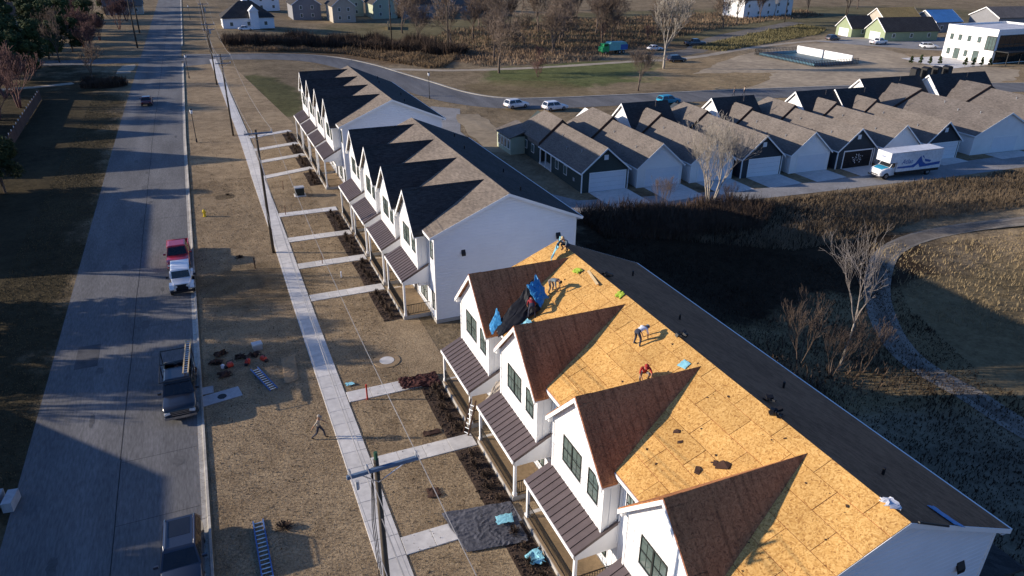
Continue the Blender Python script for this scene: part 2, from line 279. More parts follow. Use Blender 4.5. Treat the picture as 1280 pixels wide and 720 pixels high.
# ------------------------------------------------------------------ mesh helpers
class MB:
    def __init__(s, off=(0, 0, 0)): s.v = []; s.f = []; s.mi = []; s.o = off
    def _a(s, vs, fs, mi=0):
        b = len(s.v); s.v += [tuple(p) for p in vs]; s.f += [tuple(b+i for i in f) for f in fs]; s.mi += [mi]*len(fs)
    def box(s, x0, x1, y0, y1, z0, z1, mi=0):
        s._a([(x, y, z) for z in (z0, z1) for y in (y0, y1) for x in (x0, x1)], [(0, 2, 3, 1), (4, 5, 7, 6), (0, 1, 5, 4), (2, 6, 7, 3), (0, 4, 6, 2), (1, 3, 7, 5)], mi); return s
    def obox(s, c, size, rot=(0, 0, 0), mi=0):
        m = Matrix.Translation(c) @ (Matrix.Rotation(rot[2], 4, 'Z') @ Matrix.Rotation(rot[1], 4, 'Y') @ Matrix.Rotation(rot[0], 4, 'X'))
        h = [d/2 for d in size]
        s._a([m @ Vector((x, y, z)) for z in (-h[2], h[2]) for y in (-h[1], h[1]) for x in (-h[0], h[0])], [(0, 2, 3, 1), (4, 5, 7, 6), (0, 1, 5, 4), (2, 6, 7, 3), (0, 4, 6, 2), (1, 3, 7, 5)], mi); return s
    def prism(s, poly, d, mi=0, cap=None):
        """poly: list of 3D points; extruded by vector d"""
        n = len(poly); d = Vector(d); a = [Vector(p) for p in poly]; b = [p+d for p in a]
        s._a(a+b, [tuple(range(n))[::-1]], mi); base = len(s.v)-2*n
        s.f.append(tuple(base+n+i for i in range(n))); s.mi.append(mi if cap is None else cap)
        for i in range(n):
            j = (i+1) % n; s.f.append((base+i, base+j, base+n+j, base+n+i)); s.mi.append(mi)
        return s
    def quad(s, *p, mi=0): s._a(p, [tuple(range(len(p)))], mi); return s
    def tube(s, pts, rad, n=6, mi=0, caps=True):
        pts = [Vector(p) for p in pts]
        if not hasattr(rad, '__len__'): rad = [rad]*len(pts)
        b = len(s.v); prev = None
        for i, p in enumerate(pts):
            t = (pts[min(i+1, len(pts)-1)]-pts[max(i-1, 0)])
            t = t.normalized() if t.length > 1e-9 else Vector((0, 0, 1))
            if prev is None: u = t.orthogonal().normalized()
            else:
                u = prev-t*prev.dot(t); u = u.normalized() if u.length > 1e-6 else t.orthogonal().normalized()
            prev = u; w_ = t.cross(u)
            for k in range(n):
                a = 2*math.pi*k/n; s.v.append(tuple(p+(u*math.cos(a)+w_*math.sin(a))*rad[i]))
        for i in range(len(pts)-1):
            for k in range(n):
                k2 = (k+1) % n; s.f.append((b+i*n+k, b+i*n+k2, b+(i+1)*n+k2, b+(i+1)*n+k)); s.mi.append(mi)
        if caps:
            s.f.append(tuple(b+k for k in range(n))[::-1]); s.f.append(tuple(b+(len(pts)-1)*n+k for k in range(n))); s.mi += [mi, mi]
        return s
    def loft(s, secs, mi=0, caps=True, closed=True):
        b = len(s.v); n = len(secs[0])
        for q in secs: s.v += [tuple(p) for p in q]
        for i in range(len(secs)-1):
            for k in range(n if closed else n-1):
                k2 = (k+1) % n; s.f.append((b+i*n+k, b+i*n+k2, b+(i+1)*n+k2, b+(i+1)*n+k)); s.mi.append(mi)
        if caps:
            s.f.append(tuple(b+k for k in range(n))[::-1]); s.f.append(tuple(b+(len(secs)-1)*n+k for k in range(n))); s.mi += [mi, mi]
        return s
    def build(s, name, mats, parent=None, smooth=False, fix=True):
        me = bpy.data.meshes.new(name)
        ox, oy, oz = s.o
        me.from_pydata([(x-ox, y-oy, z-oz) for x, y, z in s.v], [], s.f)
        if not isinstance(mats, (list, tuple)): mats = [mats]
        for m in mats: me.materials.append(m)
        if len(mats) > 1: me.polygons.foreach_set('material_index', s.mi)
        if fix:
            import bmesh
            bm = bmesh.new(); bm.from_mesh(me); bmesh.ops.recalc_face_normals(bm, faces=bm.faces); bm.to_mesh(me); bm.free()
        if smooth: me.polygons.foreach_set('use_smooth', [True]*len(me.polygons))
        o = bpy.data.objects.new(name, me); COL.objects.link(o)
        if parent: o.parent = parent
        return o
def tag(o, label=None, cat=None, group=None, kind=None):
    if label: o['label'] = label
    if cat: o['category'] = cat
    if group: o['group'] = group
    if kind: o['kind'] = kind
    return o
def empty(name, loc=(0, 0, 0), rz=0):
    o = bpy.data.objects.new(name, None); COL.objects.link(o); o.location = loc; o.rotation_euler = (0, 0, rz); o.empty_display_size = .3; return o
def kids(o): return [c for c in bpy.data.objects if c.parent == o]
def copy_tree(o, loc=None, rz=None, label=None, scale=None):
    def rec(x, p):
        c = x.copy(); COL.objects.link(c)
        if p: c.parent = p
        for k in list(x.children): rec(k, c)
        return c
    c = rec(o, None)
    if loc is not None: c.location = loc
    if rz is not None: c.rotation_euler = (0, 0, rz)
    if label: c['label'] = label
    if scale is not None: c.scale = (scale,)*3 if not hasattr(scale, '__len__') else scale
    return c
def struct(o): o['kind'] = 'structure'; return o
def inst(proto, parent=None, loc=(0, 0, 0), rot=(0, 0, 0), scale=(1, 1, 1), name=None):
    c = bpy.data.objects.new(name or proto.name.split('.')[0], proto.data); COL.objects.link(c); c.location = loc; c.rotation_euler = rot; c.scale = scale
    if parent: c.parent = parent
    return c
def catmull(P, n=8):
    out = []
    P = [Vector(p) for p in P]; Q = [P[0]*2-P[1]]+P+[P[-1]*2-P[-2]]
    for i in range(1, len(Q)-2):
        for k in range(n):
            t = k/n; a, b, c, d = Q[i-1], Q[i], Q[i+1], Q[i+2]
            out.append(.5*((2*b)+(c-a)*t+(2*a-5*b+4*c-d)*t*t+(3*b-a-3*c+d)*t**3))
    out.append(P[-1]); return out
def ribbon(name, pts, wl, wr, z, m, h=0.0, n=8, jag=0):
    C = catmull([(x, y, 0) for x, y in pts], n); mb = MB(); L_ = []; R_ = []
    for i, p in enumerate(C):
        t = (C[min(i+1, len(C)-1)]-C[max(i-1, 0)]).normalized(); nn = Vector((-t.y, t.x, 0))
        j = (random.random()-.5)*jag; j2 = (random.random()-.5)*jag
        L_.append(p+nn*(wl+j)+Vector((0, 0, z))); R_.append(p-nn*(wr+j2)+Vector((0, 0, z)))
    if h: 
        secs = [[a, b, b-Vector((0, 0, h)), a-Vector((0, 0, h))] for a, b in zip(L_, R_)]; mb.loft(secs)
    else:
        for i in range(len(C)-1): mb.quad(L_[i], R_[i], R_[i+1], L_[i+1])
    return struct(mb.build(name, m))
def sheet(name, pts, z, m, jag=0):
    P = [Vector((x, y, 0)) for x, y in pts]
    if jag:
        Q = []
        for i in range(len(P)):
            a, b = P[i], P[(i+1) % len(P)]; k = max(1, int((b-a).length/2.5))
            for j in range(k):
                p = a.lerp(b, j/k); Q.append(p+Vector((random.uniform(-jag, jag), random.uniform(-jag, jag), 0)))
        P = Q
    mb = MB(); mb.quad(*[(p.x, p.y, z) for p in P]); return struct(mb.build(name, m, fix=False))
def clip_poly(poly, a, b):
    """Sutherland-Hodgman: keep the left side of a->b (2D)"""
    out = []
    def sd(p): return (b[0]-a[0])*(p[1]-a[1])-(b[1]-a[1])*(p[0]-a[0])
    for i in range(len(poly)):
        p, q = poly[i], poly[(i+1) % len(poly)]; sp, sq = sd(p), sd(q)
        if sp >= 0: out.append(p)
        if sp*sq < 0:
            t = sp/(sp-sq); out.append((p[0]+(q[0]-p[0])*t, p[1]+(q[1]-p[1])*t))
    return out
def area(p): return .5*sum(p[i][0]*p[(i+1) % len(p)][1]-p[(i+1) % len(p)][0]*p[i][1] for i in range(len(p)))

# ================================================================== SETTING
def smooth(a, b, x): t = min(1, max(0, (x-a)/(b-a))); return t*t*(3-2*t)
def hgt(x, y):
    """terrain: level under the townhouses, falling to the east, with a wooded hollow behind the nearest row"""
    t = min(1, max(0, (y-118)/32)); a = 28.5+(8-28.5)*t; b = 36+(46-36)*t
    return -2.0*smooth(a, b, x)-2.4*smooth(34, 46, x)*(1-smooth(78, 98, x))*(1-smooth(54, 67, y))
def big_ground():
    def ax(fine0, fine1, st, outer): 
        v = [o for o in outer if o < fine0]; c = fine0
        while c < fine1: v.append(c); c += st
        return v+[fine1]+[o for o in outer if o > fine1]
    xs = ax(4, 100, 1.25, [-3000, -1000, -300, -60, -13, 130, 180, 300, 600, 1400, 3000]); ys = ax(-4, 230, 1.5, [-3000, -800, -200, -60, -20, 260, 330, 450, 700, 1500, 3000])
    V = [(x, y, hgt(x, y)) for y in ys for x in xs]; n = len(xs)
    F_ = [(j*n+i, j*n+i+1, (j+1)*n+i+1, (j+1)*n+i) for j in range(len(ys)-1) for i in range(n-1)]
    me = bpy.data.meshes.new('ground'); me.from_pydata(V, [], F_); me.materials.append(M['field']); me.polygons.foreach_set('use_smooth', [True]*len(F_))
    o = bpy.data.objects.new('ground', me); COL.objects.link(o); struct(o)
big_ground()
KX, RX = -3.254, -13.1
# street with slight drift, its seam, gutters and kerbs
def line_x(x, y): return x + max(0, y-120)*.0063
def strip(name, xa, xb, y0, y1, z, m, h=0, step=20):
    mb = MB(); y = y0; secs = []
    while True:
        if h: secs.append([(line_x(xa, y), y, z), (line_x(xb, y), y, z), (line_x(xb, y), y, z-h), (line_x(xa, y), y, z-h)])
        else: secs.append([(line_x(xa, y), y, z), (line_x(xb, y), y, z)])
        if y >= y1: break
        y = min(y+step, y1)
    if h: mb.loft(secs)
    else:
        for a, b in zip(secs, secs[1:]): mb.quad(a[0], a[1], b[1], b[0])
    return struct(mb.build(name, m))
sheet('lawn', [(KX+.15, -5), (12, -5), (27, -5), (27, 12), (13.2, 12), (13.4, 84), (13.4, 120), (8, 186), (line_x(KX, 196), 196), (KX+.15, 120)], .012, M['lawn'])
strip('street', RX, KX-.42, -30, 900, .02, M['asphalt'])
mbs = MB()
for k in range(60):
    y = -10+k*5; dx = .03*math.sin(k*1.7)
    mbs.box(line_x(-7.95, y)+dx, line_x(-7.95, y)+dx+.05, y, y+5.0, .018, .0245)
struct(mbs.build('road_seam', M['seam']))
mbs = MB()
for k, y in enumerate([28, 34, 39.5, 57, 83, 96, 107]): mbs.box(-7.9, KX-.5, y+.15*math.sin(k), y+.15*math.sin(k)+.02, .018, .024)
struct(mbs.build('road_crack', M['seam']))
def kerb(side):
    """individual kerb lengths near the camera, one long run further off"""
    proto = MB(); 
    if side > 0: prof = [(-.42, -.1), (-.42, .025), (-.16, .035), (-.13, .13), (0, .14), (0, -.1)]
    else: prof = [(.42, -.1), (.42, .025), (.16, .035), (.13, .13), (0, .14), (0, -.1)]
    proto.loft([[(a, 0, b) for a, b in prof], [(a, 2.98, b) for a, b in prof]])
    x0 = KX if side > 0 else RX
    root = None
    for k in range(26):
        y = 18+3*k
        if root is None:
            root = empty('kerb', (x0, 18, 0)); struct(root)
            p = proto.build('kerb_stone', M['curb'], root)
        else:
            c = inst(p, root, (0, y-18, random.uniform(-.004, .006)), name='kerb_stone')
    mb = MB(); secs = []
    for y in [96, 120, 150, 178] if side < 0 else [96, 120, 150, 195]:
        secs.append([(line_x(x0, y)+a, y, b) for a, b in prof])
    mb.loft(secs)
    secs = []
    for y in [228, 300, 420, 600]: secs.append([(line_x(x0, y)+a, y, b) for a, b in prof])
    mb.loft(secs); mb.v = [(x-x0, y-18, z) for x, y, z in mb.v]
    mb.build('kerb_run', M['curb'], root)
kerb(1)
# sidewalk: separate slabs near, one run beyond
def slab(sx, sy, h=.06):
    mb = MB(); b = .012
    mb.loft([[(0+d, 0+d, z), (sx-d, 0+d, z), (sx-d, sy-d, z), (0+d, sy-d, z)] for d, z in ((0, 0), (0, h-b), (b, h))]); return mb
def sidewalk():
    root = struct(empty('sidewalk', (4.186, 19, 0)))
    p = slab(1.475, 1.48).build('slab', M['concrete'], root)
    for k in range(1, 52): inst(p, root, (.03*math.sin(k*.21), k*1.5, random.uniform(-.006, .006)), name='slab')
    mb = MB(); x0, x1 = 0, 1.475
    y = 78
    while y < 180:
        d = -(max(0, y-95))*.012; mb.box(x0+d, x1+d, y, y+1.47, 0, .06); y += 1.5
    tag(mb.build('slab_run', M['concrete'], root), kind='stuff')
sidewalk()
WALKS = [27.07, 33.9, 41.3, 57.2, 64.3, 71.3, 79.1, 20.1]
def walkway(y0, y1, xa, xb, n=4, wd=1.25):
    root = struct(empty('walkway', (xa, y0, 0), math.atan2(y1-y0, xb-xa))); L_ = math.hypot(xb-xa, y1-y0)/n
    for k in range(n):
        mb = slab(L_-.02, wd); yy = 0
        o = mb.build('slab', M['concrete'], root); o.location = (k*L_, yy-wd/2, random.uniform(-.004, .004)+.004)
for y in WALKS: walkway(y, y+.0, 5.72, 12.05)
for (ya, yb) in ((94.06, 96.3), (101.4, 103.4), (108, 110.1), (115.8, 118.2)): walkway(ya, yb, 5.3, 12.0)
# planting beds
def bed(x0, x1, y0, y1):
    o = sheet('planting_bed', [(x0, y0), (x1, y0), (x1, y1), (x0, y1)], .03, M['mulch'], jag=.05)
    mb = MB()   # chunky bark
    for k in range(int((y1-y0)*60)):
        x = random.uniform(x0, x1); y = random.uniform(y0, y1); s = random.uniform(.03, .1); a = random.uniform(0, 6)
        mb.obox((x, y, .04), (s*1.6, s*.7, s*.7), (random.random(), random.random(), a))
    tag(mb.build('mulch', M['mulch'], o), kind='stuff')
BEDS = [(20.8, 26.3), (27.8, 33.2), (34.6, 40.5), (50.8, 56.4), (57.9, 63.5), (65, 70.5), (72, 78.3), (88.5, 94.4), (96.9, 101.8), (104, 108.6), (110.7, 116.4)]
for a, b in BEDS: bed(10.55, 12.05, a, b)
# small shrubs in the beds
def shrub_proto(name, r, m, n=90, h=.5):
    mb = MB()
    for k in range(n):
        a = random.uniform(0, 6.28); el = random.uniform(.15, 1.5); L_ = r*random.uniform(.6, 1.1)
        d = Vector((math.cos(a)*math.cos(el), math.sin(a)*math.cos(el), math.sin(el)*h/r*1.0)); p = d*L_*.2; q = d*L_; s = Vector((-d.y, d.x, .2)).normalized()*.022
        mb.quad(p-s*.5, p+s*.5, q+s, q-s)
        mb.quad(q-s*2.2, q+Vector((0, 0, .06)), q+s*2.2)
    return mb.build(name, m, fix=False)
sp = shrub_proto('small_shrub', .32, M['brushdark'])
tag(sp, cat='shrub', group='small dormant shrubs in the mulch beds', label='small brown dormant shrub in the mulch beds along the townhouse porches')
first = True
for a, b in BEDS:
    n = 5; 
    for k in range(n):
        x, y = 11.25+random.uniform(-.2, .2), a+.6+(b-a-1.2)*k/(n-1)
        if first: sp.location = (x, y, .03); first = False
        else:
            c = copy_tree(sp, (x, y, .03), random.uniform(0, 6)); s = random.uniform(.8, 1.25); c.scale = (s, s, s)
        bi = BEDS.index((a, b)); row, q = (('nearest', bi) if bi < 3 else (('middle', bi-3) if bi < 7 else ('farthest', bi-7)))
        (sp if k == 0 and bi == 0 else c)['label'] = '%s dormant shrub from the near end of the %s mulch bed, %s townhouse row' % (ORD[k], ORD[q], row)

# side road north of the townhouses, curving east
FAR = [(line_x(KX, 207), 207), (4, 206.5), (10.8, 205.6), (24, 200.5), (33, 192), (39, 178), (42.8, 162), (45.5, 150.7), (48.5, 138), (53, 130.5), (60, 127.3), (78.7, 124.3), (106.4, 120.2), (140, 113), (190, 96), (260, 60)]
ribbon('side_road', FAR, 0, 9.0, .028, M['asphalt'])
ribbon('side_road_kerb', FAR, .35, .15, .13, M['curb'], h=.2)
sheet('road_apron', [(line_x(KX, 190), 190), (6, 193), (6, 208), (line_x(KX, 211), 211)], .024, M['asphalt'])
ribbon('cross_street', [(line_x(RX, 204), 204), (-22, 204), (-34, 206), (-60, 209)], 4, 4, .03, M['asphalt'])
sheet('verge', [(-16, 196), (-17, 184), (-13.5, 184), (-13.3, 197)], .03, M['dirtpath'], jag=.4)
ribbon('park_path', [(40, 171), (53.5, 164), (66, 161.5), (80.6, 160.4), (95, 161), (109.5, 160.6), (124, 163), (142.7, 170), (165, 176), (188, 178), (215, 176)], 1.3, 1.3, .02, M['dirtpath'], jag=.5)
ribbon('gravel_road', [(112, 166), (128, 172), (140, 184), (165, 200), (210, 222)], 3.2, 3.2, .016, M['gravel'], jag=.8)
sheet('parking_area', [(176, 176), (186, 160), (196, 148), (215, 144), (222, 170), (200, 186)], .016, M['alleyc'], jag=.5)
sheet('dirt_lot', [(105, 141), (121, 152), (134.6, 161), (150, 168), (166.7, 173.3), (180, 172), (182.4, 157), (176, 140), (184, 118), (168, 108), (144, 109), (122, 113.5), (104, 121), (112, 126), (125, 136)], .008, mat('sandy dirt', (.44, .345, .23), 1, .6, .4, bump=.06), jag=.8)
sheet('back_alley', [(37.7, 67.5), (46.0, 65.65), (55.1, 64.46), (65.4, 63.6), (75.7, 62.94), (88.2, 62.0), (102.9, 61.4), (140, 60), (140, 65.5), (112, 66.2), (92.4, 66.6), (78.3, 66.6), (62.3, 67.2), (52, 69), (44, 70.4), (39, 71.5), (37, 75), (36.4, 85), (36.4, 98), (37, 108), (42.5, 124), (38.2, 128), (34, 112), (33.2, 85), (33.4, 69)], .012, M['alleyc'])
TRK = [(100, 46), (83.2, 47), (74.6, 48.0), (67.1, 47.9), (61.0, 46.3), (55.9, 43.0), (51.0, 38.7), (46.9, 33.6), (45.2, 29.7), (45.2, 25.4), (45, 20), (47, 8)]
sheet('sandy_patch', [(37.2, 95), (41, 93.5), (43.5, 104), (44, 119), (40.5, 120), (37.6, 108)], .02, M['dirtpath2'] if 'dirtpath2' in M else mat('sandy mound', (.36, .28, .18), 1, .8, .3, bump=.05), jag=.5)
TRK2 = catmull([(x, y, 0) for x, y in TRK], 4)
def offset(C, d): 
    return [(C[i].x-(C[min(i+1, len(C)-1)]-C[max(i-1, 0)]).normalized().y*d, C[i].y+(C[min(i+1, len(C)-1)]-C[max(i-1, 0)]).normalized().x*d) for i in range(len(C))]
ribbon('gravel_track', [(p.x, p.y) for p in TRK2], 1.1, 1.1, .03, M['gravel'], jag=.1, n=3)
for d_ in (.8, -.8): ribbon('wheel_rut', offset(TRK2, d_), .3, .3, .045, mat('packed rut', (.25, .22, .18), 1, 2, .3), jag=.05, n=3)
ribbon('lawn_path', [(-60, 173), (-40, 172), (-30, 173), (-24, 175)], 1.2, 1.2, .02, M['dirtpath'], jag=.4)

# ================================================================== TOWNHOUSE ROWS
XF, XB, XR, ZR, ZE = 14.06, 27.02, 20.54, 10.258, 7.522
SL = (ZR-ZE)/(XR-XF)
def zroof(x): return ZE+SL*(x-XF) if x < XR else ZE+SL*(XB-x)
def make_window(parent, name, x, yc, z0, z1, wd, panes=1):
    """on a west facing wall at x: frame proud, sashes, white casing"""
    mb = MB(parent['_off']); t = .05
    y0, y1 = yc-wd/2, yc+wd/2
    fr = MB(parent['_off'])
    for (a, b, c, d) in ((y0-t, y1+t, z0-t, z0), (y0-t, y1+t, z1, z1+t), (y0-t, y0, z0, z1), (y1, y1+t, z0, z1)): fr.box(x-.05, x+.02, a, b, c, d)
    zm = (z0+z1)/2; fr.box(x-.035, x+.02, y0, y1, zm-.025, zm+.025)
    if panes > 1: fr.box(x-.055, x+.02, yc-.05, yc+.05, z0, z1)
    w_ = fr.build(name, M['frame'], parent)
    for k in range(panes):
        a = y0+(y1-y0)*k/panes; b = y0+(y1-y0)*(k+1)/panes
        if panes > 1: a += .05*(k > 0); b -= .05*(k < panes-1)
        for q0, q1 in ((z0, zm-.025), (zm+.025, z1)):
            g = MB(parent['_off']); g.box(x-.015, x-.004, a+.004, b-.004, q0+.004, q1-.004); g.build('pane', M['glass'], w_)
        g = MB(parent['_off']); g.box(x-.028, x-.016, (a+b)/2-.012, (a+b)/2+.012, z0+.004, z1-.004); g.build('glazing_bar', M['frame'], w_)
    s = MB(parent['_off']); s.box(x-.08, x+.02, y0-t-.03, y1+t+.03, z0-t-.05, z0-t-.004); s.build('sill', M['trim'], w_)
    return w_

def townhouse(near, U, dz, decking, label, dbase=4.49):
    L_ = 4*U; off = (XR, near, 0)
    root = empty('townhouse_row', off); root['_off'] = off; tag(root, label, 'townhouse row', 'white townhouse rows of four homes')
    N = lambda: MB(off)
    zr = lambda x: zroof(x)+dz
    y0, y1 = near, near+L_
    wi = .28; ya, yb = y0+wi, y1-wi
    # walls
    mb = N(); t = .16
    mb.prism([(14.45, ya, 0), (26.6, ya, 0), (26.6, ya, zr(26.6)-t), (XR, ya, ZR+dz-t), (14.45, ya, zr(14.45)-t)], (0, yb-ya, 0))
    # board and batten on the street side near the corners
    k = ya+.1
    while k < yb: mb.box(14.42, 14.46, k, k+.05, .3, zr(14.45)-t-.02); k += .42
    wall = mb.build('wall', M['gablewall'], root)
    mb = N()    # lap siding courses on the near gable end
    for kz in range(1, 40):
        z = kz*.25
        if z > ZR+dz-.5: break
        xa = 14.5 if z < ZE+dz-.1 else XF+(z+t+.02-ZE-dz)/SL; xb = 26.55 if z < ZE+dz-.1 else XB-(z+t+.02-ZE-dz)/SL
        mb.prism([(xa, ya-.014, z), (xb, ya-.014, z), (xb, ya-.001, z+.02), (xa, ya-.001, z+.02)], (0, 0, .012))
    mb.build('lap_siding', M['gablewall'], root)
    mb = N()
    for x in (14.405, 26.5): mb = N(); mb.box(x, x+.14, ya-.03, ya+.12, 0, zr(15)-.3); mb.build('corner_board', M['trim'], root)
    mb = N(); mb.box(14.38, 26.67, ya-.07, yb+.07, -.1, .3); mb.build('foundation', M['foundation'], root)
    # roof slabs
    th = .14; og = .0
    fin = decking
    mb = N(); mb.prism([(XF, y0, ZE+dz), (XR, y0, ZR+dz), (XR, y0, ZR+dz-th), (XF, y0, ZE+dz-th)], (0, L_, 0))
    roofw = mb.build('front_roof', M['osbdark'] if fin else M['shingle'], root)
    if not fin: roofw['label'] = 'sunlit grey brown shingle roof slope'
    mb = N(); mb.prism([(XR+.002, y0, ZR+dz), (XB, y0, ZE+dz), (XB, y0, ZE+dz-th), (XR+.002, y0, ZR+dz-th)], (0, L_, 0))
    if fin:  # loose laps of old shingle bundles
        pass
    re = mb.build('rear_roof', M['shingleold'] if fin else M['shingledark'], root); re['label'] = 'shaded rear slope of the shingle roof'  # shingled rows: rear shade is painted in with the darker shingle copy
    if not fin:
        mb = N(); k = y0
        while k < y1-.3: mb.prism([(XR-.14, k, ZR+dz-.04), (XR, k, ZR+dz+.03), (XR+.14, k, ZR+dz-.04)], (0, .29, .006)); k += .3
        mb.build('ridge_cap', M['shingle'], roofw)
    # rake and eave trim
    for s_, yy in ((0, y0-.025), (1, y1+.002)):
        mb = N(); mb.prism([(XF-.03, yy, ZE+dz-.005), (XR, yy, ZR+dz-.006), (XB+.03, yy, ZE+dz-.005), (XB+.03, yy, ZE+dz-.24), (XR, yy, ZR+dz-.24), (XF-.03, yy, ZE+dz-.24)], (0, .022, 0))
        mb.build('rake_board', M['trim'], root)
    mb = N(); mb.box(XF-.05, XF-.004, y0, y1, ZE+dz-.2, ZE+dz-.02); mb.box(XF+.0, 14.44, y0+.02, y1-.02, ZE+dz-.19, ZE+dz-.17); mb.build('eave_board', M['trim'], root)
    mb = N(); mb.box(XB+.004, XB+.10, y0, y1, ZE+dz-.16, ZE+dz-.02); mb.box(26.61, XB, y0+.02, y1-.02, ZE+dz-.2, ZE+dz-.18); mb.build('gutter', M['trim'], root)
    # vent hoods on gable end and vent pipes on the rear slope
    mb = N(); mb.prism([(16.62, ya-.16, 5.75+dz), (16.95, ya-.16, 5.75+dz), (16.95, ya, 6.05+dz), (16.62, ya, 6.05+dz)], (0, 0, -.18)); mb.build('wall_vent', M['black'], root)
    mb = N(); mb.prism([(24.8, ya-.16, 6.0+dz), (25.2, ya-.16, 6.0+dz), (25.2, ya, 6.3+dz), (24.8, ya, 6.3+dz)], (0, 0, -.2)); mb.build('wall_vent', M['black'], root)
    for k in range(4):
        x = 22.8+(k % 2)*1.3; y = y0+3+k*U; mb = N(); mb.tube([(x, y, zr(x)-.1), (x, y, zr(x)+.35)], .06, 8); mb.build('vent_pipe', M['black'], root)
    # full strand-board sheets of the stripped slope
    def sheets(parent, org, eu, ev, poly, matname, nrm, name='sheathing_panel', pw=2.44, ph=1.22, lift=.016):
        """lay pw x ph sheets inside poly (u,v) clipped; 3D = org+eu*u+ev*v"""
        us = [p[0] for p in poly]; vs_ = [p[1] for p in poly]; r = 0; v = min(vs_)
        if area(poly) < 0: poly = poly[::-1]
        while v < max(vs_)-.02:
            u = min(us)-(pw/2 if r % 2 else 0)
            while u < max(us):
                g = .014; q = [(u+g, v+g), (u+pw-g, v+g), (u+pw-g, v+ph-g), (u+g, v+ph-g)]
                for i in range(len(poly)): 
                    q = clip_poly(q, poly[i], poly[(i+1) % len(poly)])
                    if len(q) < 3: break
                if len(q) >= 3 and abs(area(q)) > .05:
                    b = MB(off); lf = lift+random.uniform(-.006, .009)
                    b.prism([org+eu*a+ev*c+nrm*.002 for a, c in q], nrm*lf); b.build(name, M[matname], parent)
                u += pw
            v += ph; r += 1
    if decking:
        ev = Vector((XR-XF, 0, ZR-ZE)); Ls = ev.length; ev.normalize(); nrm = Vector((-ev.z, 0, ev.x))
        sheets(roofw, Vector((XF, y0, ZE+dz)), Vector((0, 1, 0)), ev, [(0, 0), (L_, 0), (L_, Ls), (0, Ls)], 'osb', nrm)
    # ---- each home: bay with gable, dormer roof, windows, porch
    MS = 1.03
    for u in range(4):
        yp = y0+dbase+u*U; zd = 10.076+dz; sc_ = U/7.04
        hw = 2.55; xb0 = 13.55
        zb = lambda y: zd-.14-MS*abs(y-yp)
        mb = N()
        mb.prism([(xb0, yp-hw, 2.75), (xb0, yp+hw, 2.75), (xb0, yp+hw, zb(yp+hw)), (xb0, yp, zd-.14), (xb0, yp-hw, zb(yp-hw))], (.95, 0, 0))
        k = yp-hw+.02
        while k < yp+hw: mb.box(xb0-.011, xb0+.004, k, k+.05, 4.2+dz, zb(k+.025)-.04); k += .406
        for x in (13.9, 14.3): mb.box(x, x+.05, yp-hw-.025, yp-hw+.004, 4.2+dz, zb(yp-hw)-.03)
        mb.build('bay_wall', M['white'], root)
        mb = N(); mb.box(xb0-.035, xb0+.12, yp-hw-.035, yp-hw+.1, 3.9+dz, zb(yp-hw)-.02); mb.build('corner_board', M['trim'], root); mb = N(); mb.box(xb0-.035, xb0+.1, yp+hw-.1, yp+hw+.035, 3.9+dz, zb(yp+hw)-.02); mb.build('corner_board', M['trim'], root)
        ov = 2.82; xf_ = 13.24; xa = XF+(zd-ZE-dz)/SL; ye = (zd-ZE-dz)/MS
        for sg in (-1, 1):
            A = Vector((xf_, yp, zd)); B = Vector((xa, yp, zd)); C = Vector((XF, yp+sg*ye, ZE+dz)); E_ = Vector((XF, yp+sg*ov, zd-MS*ov)); D = Vector((xf_, yp+sg*ov, zd-MS*ov))
            lift = Vector((0, 0, .03)); P_ = [p+lift for p in (A, B, C, E_, D)]
            mb = N(); mb.prism(P_, (0, 0, -.13)); 
            dr = mb.build('dormer_roof', M['osbdark'] if decking else (M['shingledark'] if sg < 0 else M['shingle']), root)  # dormer shade is painted in through the darker boards and shingles
            if decking:
                ev = Vector((0, -sg*1, MS)).normalized(); nr = Vector((0, sg*MS, 1)).normalized()
                f = math.sqrt(1+MS*MS)
                poly = [(0, 0), (XF-xf_, 0), (XF-xf_, (ov-ye)*f), (xa-xf_, ov*f), (0, ov*f)]
                sheets(dr, P_[4], Vector((1, 0, 0)), ev, poly, 'osbdark', nr)
            # white rake of the dormer gable
            mb = N(); mb.prism([(xf_-.03, yp, zd-.02), (xf_-.03, yp+sg*(ov+.02), zd-.02-MS*(ov+.02)), (xf_-.03, yp+sg*(ov+.02), zd-.27-MS*(ov+.02)), (xf_-.03, yp, zd-.27)], (.05, 0, 0)); mb.build('rake_board', M['trim'], root)
            mb = N(); mb.prism([(xf_+.03, yp+sg*hw, zd-.16-MS*hw), (xf_+.03, yp+sg*(ov-.02), zd-.16-MS*ov), (xf_+.03, yp+sg*(ov-.02), zd-.22-MS*ov), (xf_+.03, yp+sg*hw, zd-.22-MS*ov)], (XF-xf_-.03, 0, 0)); mb.build('soffit', M['trim'], root)
        if not decking:
            mb = N(); k = xf_
            while k < xa-.2: mb.prism([(k, yp-.13, zd-.05), (k, yp, zd+.055), (k, yp+.13, zd-.05)], (.29, 0, .004)); k += .3
            mb.build('ridge_cap', M['shingledark'], root)
        make_window(root, 'window', xb0, yp+.48, 5.48+dz, 6.9+dz, 1.75, 2)
        make_window(root, 'window', xb0, yp-1.62, 5.48+dz, 6.86+dz, .85, 1)
        # porch
        pa, pb = yp-2.72*1.0, yp+2.82*1.0
        if u == 3: pb = yp+2.75
        zo, zi = 3.47+dz, 4.67+dz; xo = 12.12; xi = 14.45; sp_ = (zi-zo)/(xi-xo)
        mb = N(); mb.prism([(xo+.03, pa+.03, zo-.03), (xi, pa+.03, zi-.03), (xi, pa+.03, zi-.15), (xo+.03, pa+.03, zo-.15)], (0, pb-pa-.06, 0)); pr = mb.build('porch_roof', M['metalroof'], root)
        n = 13; wdt = (pb-pa)/n
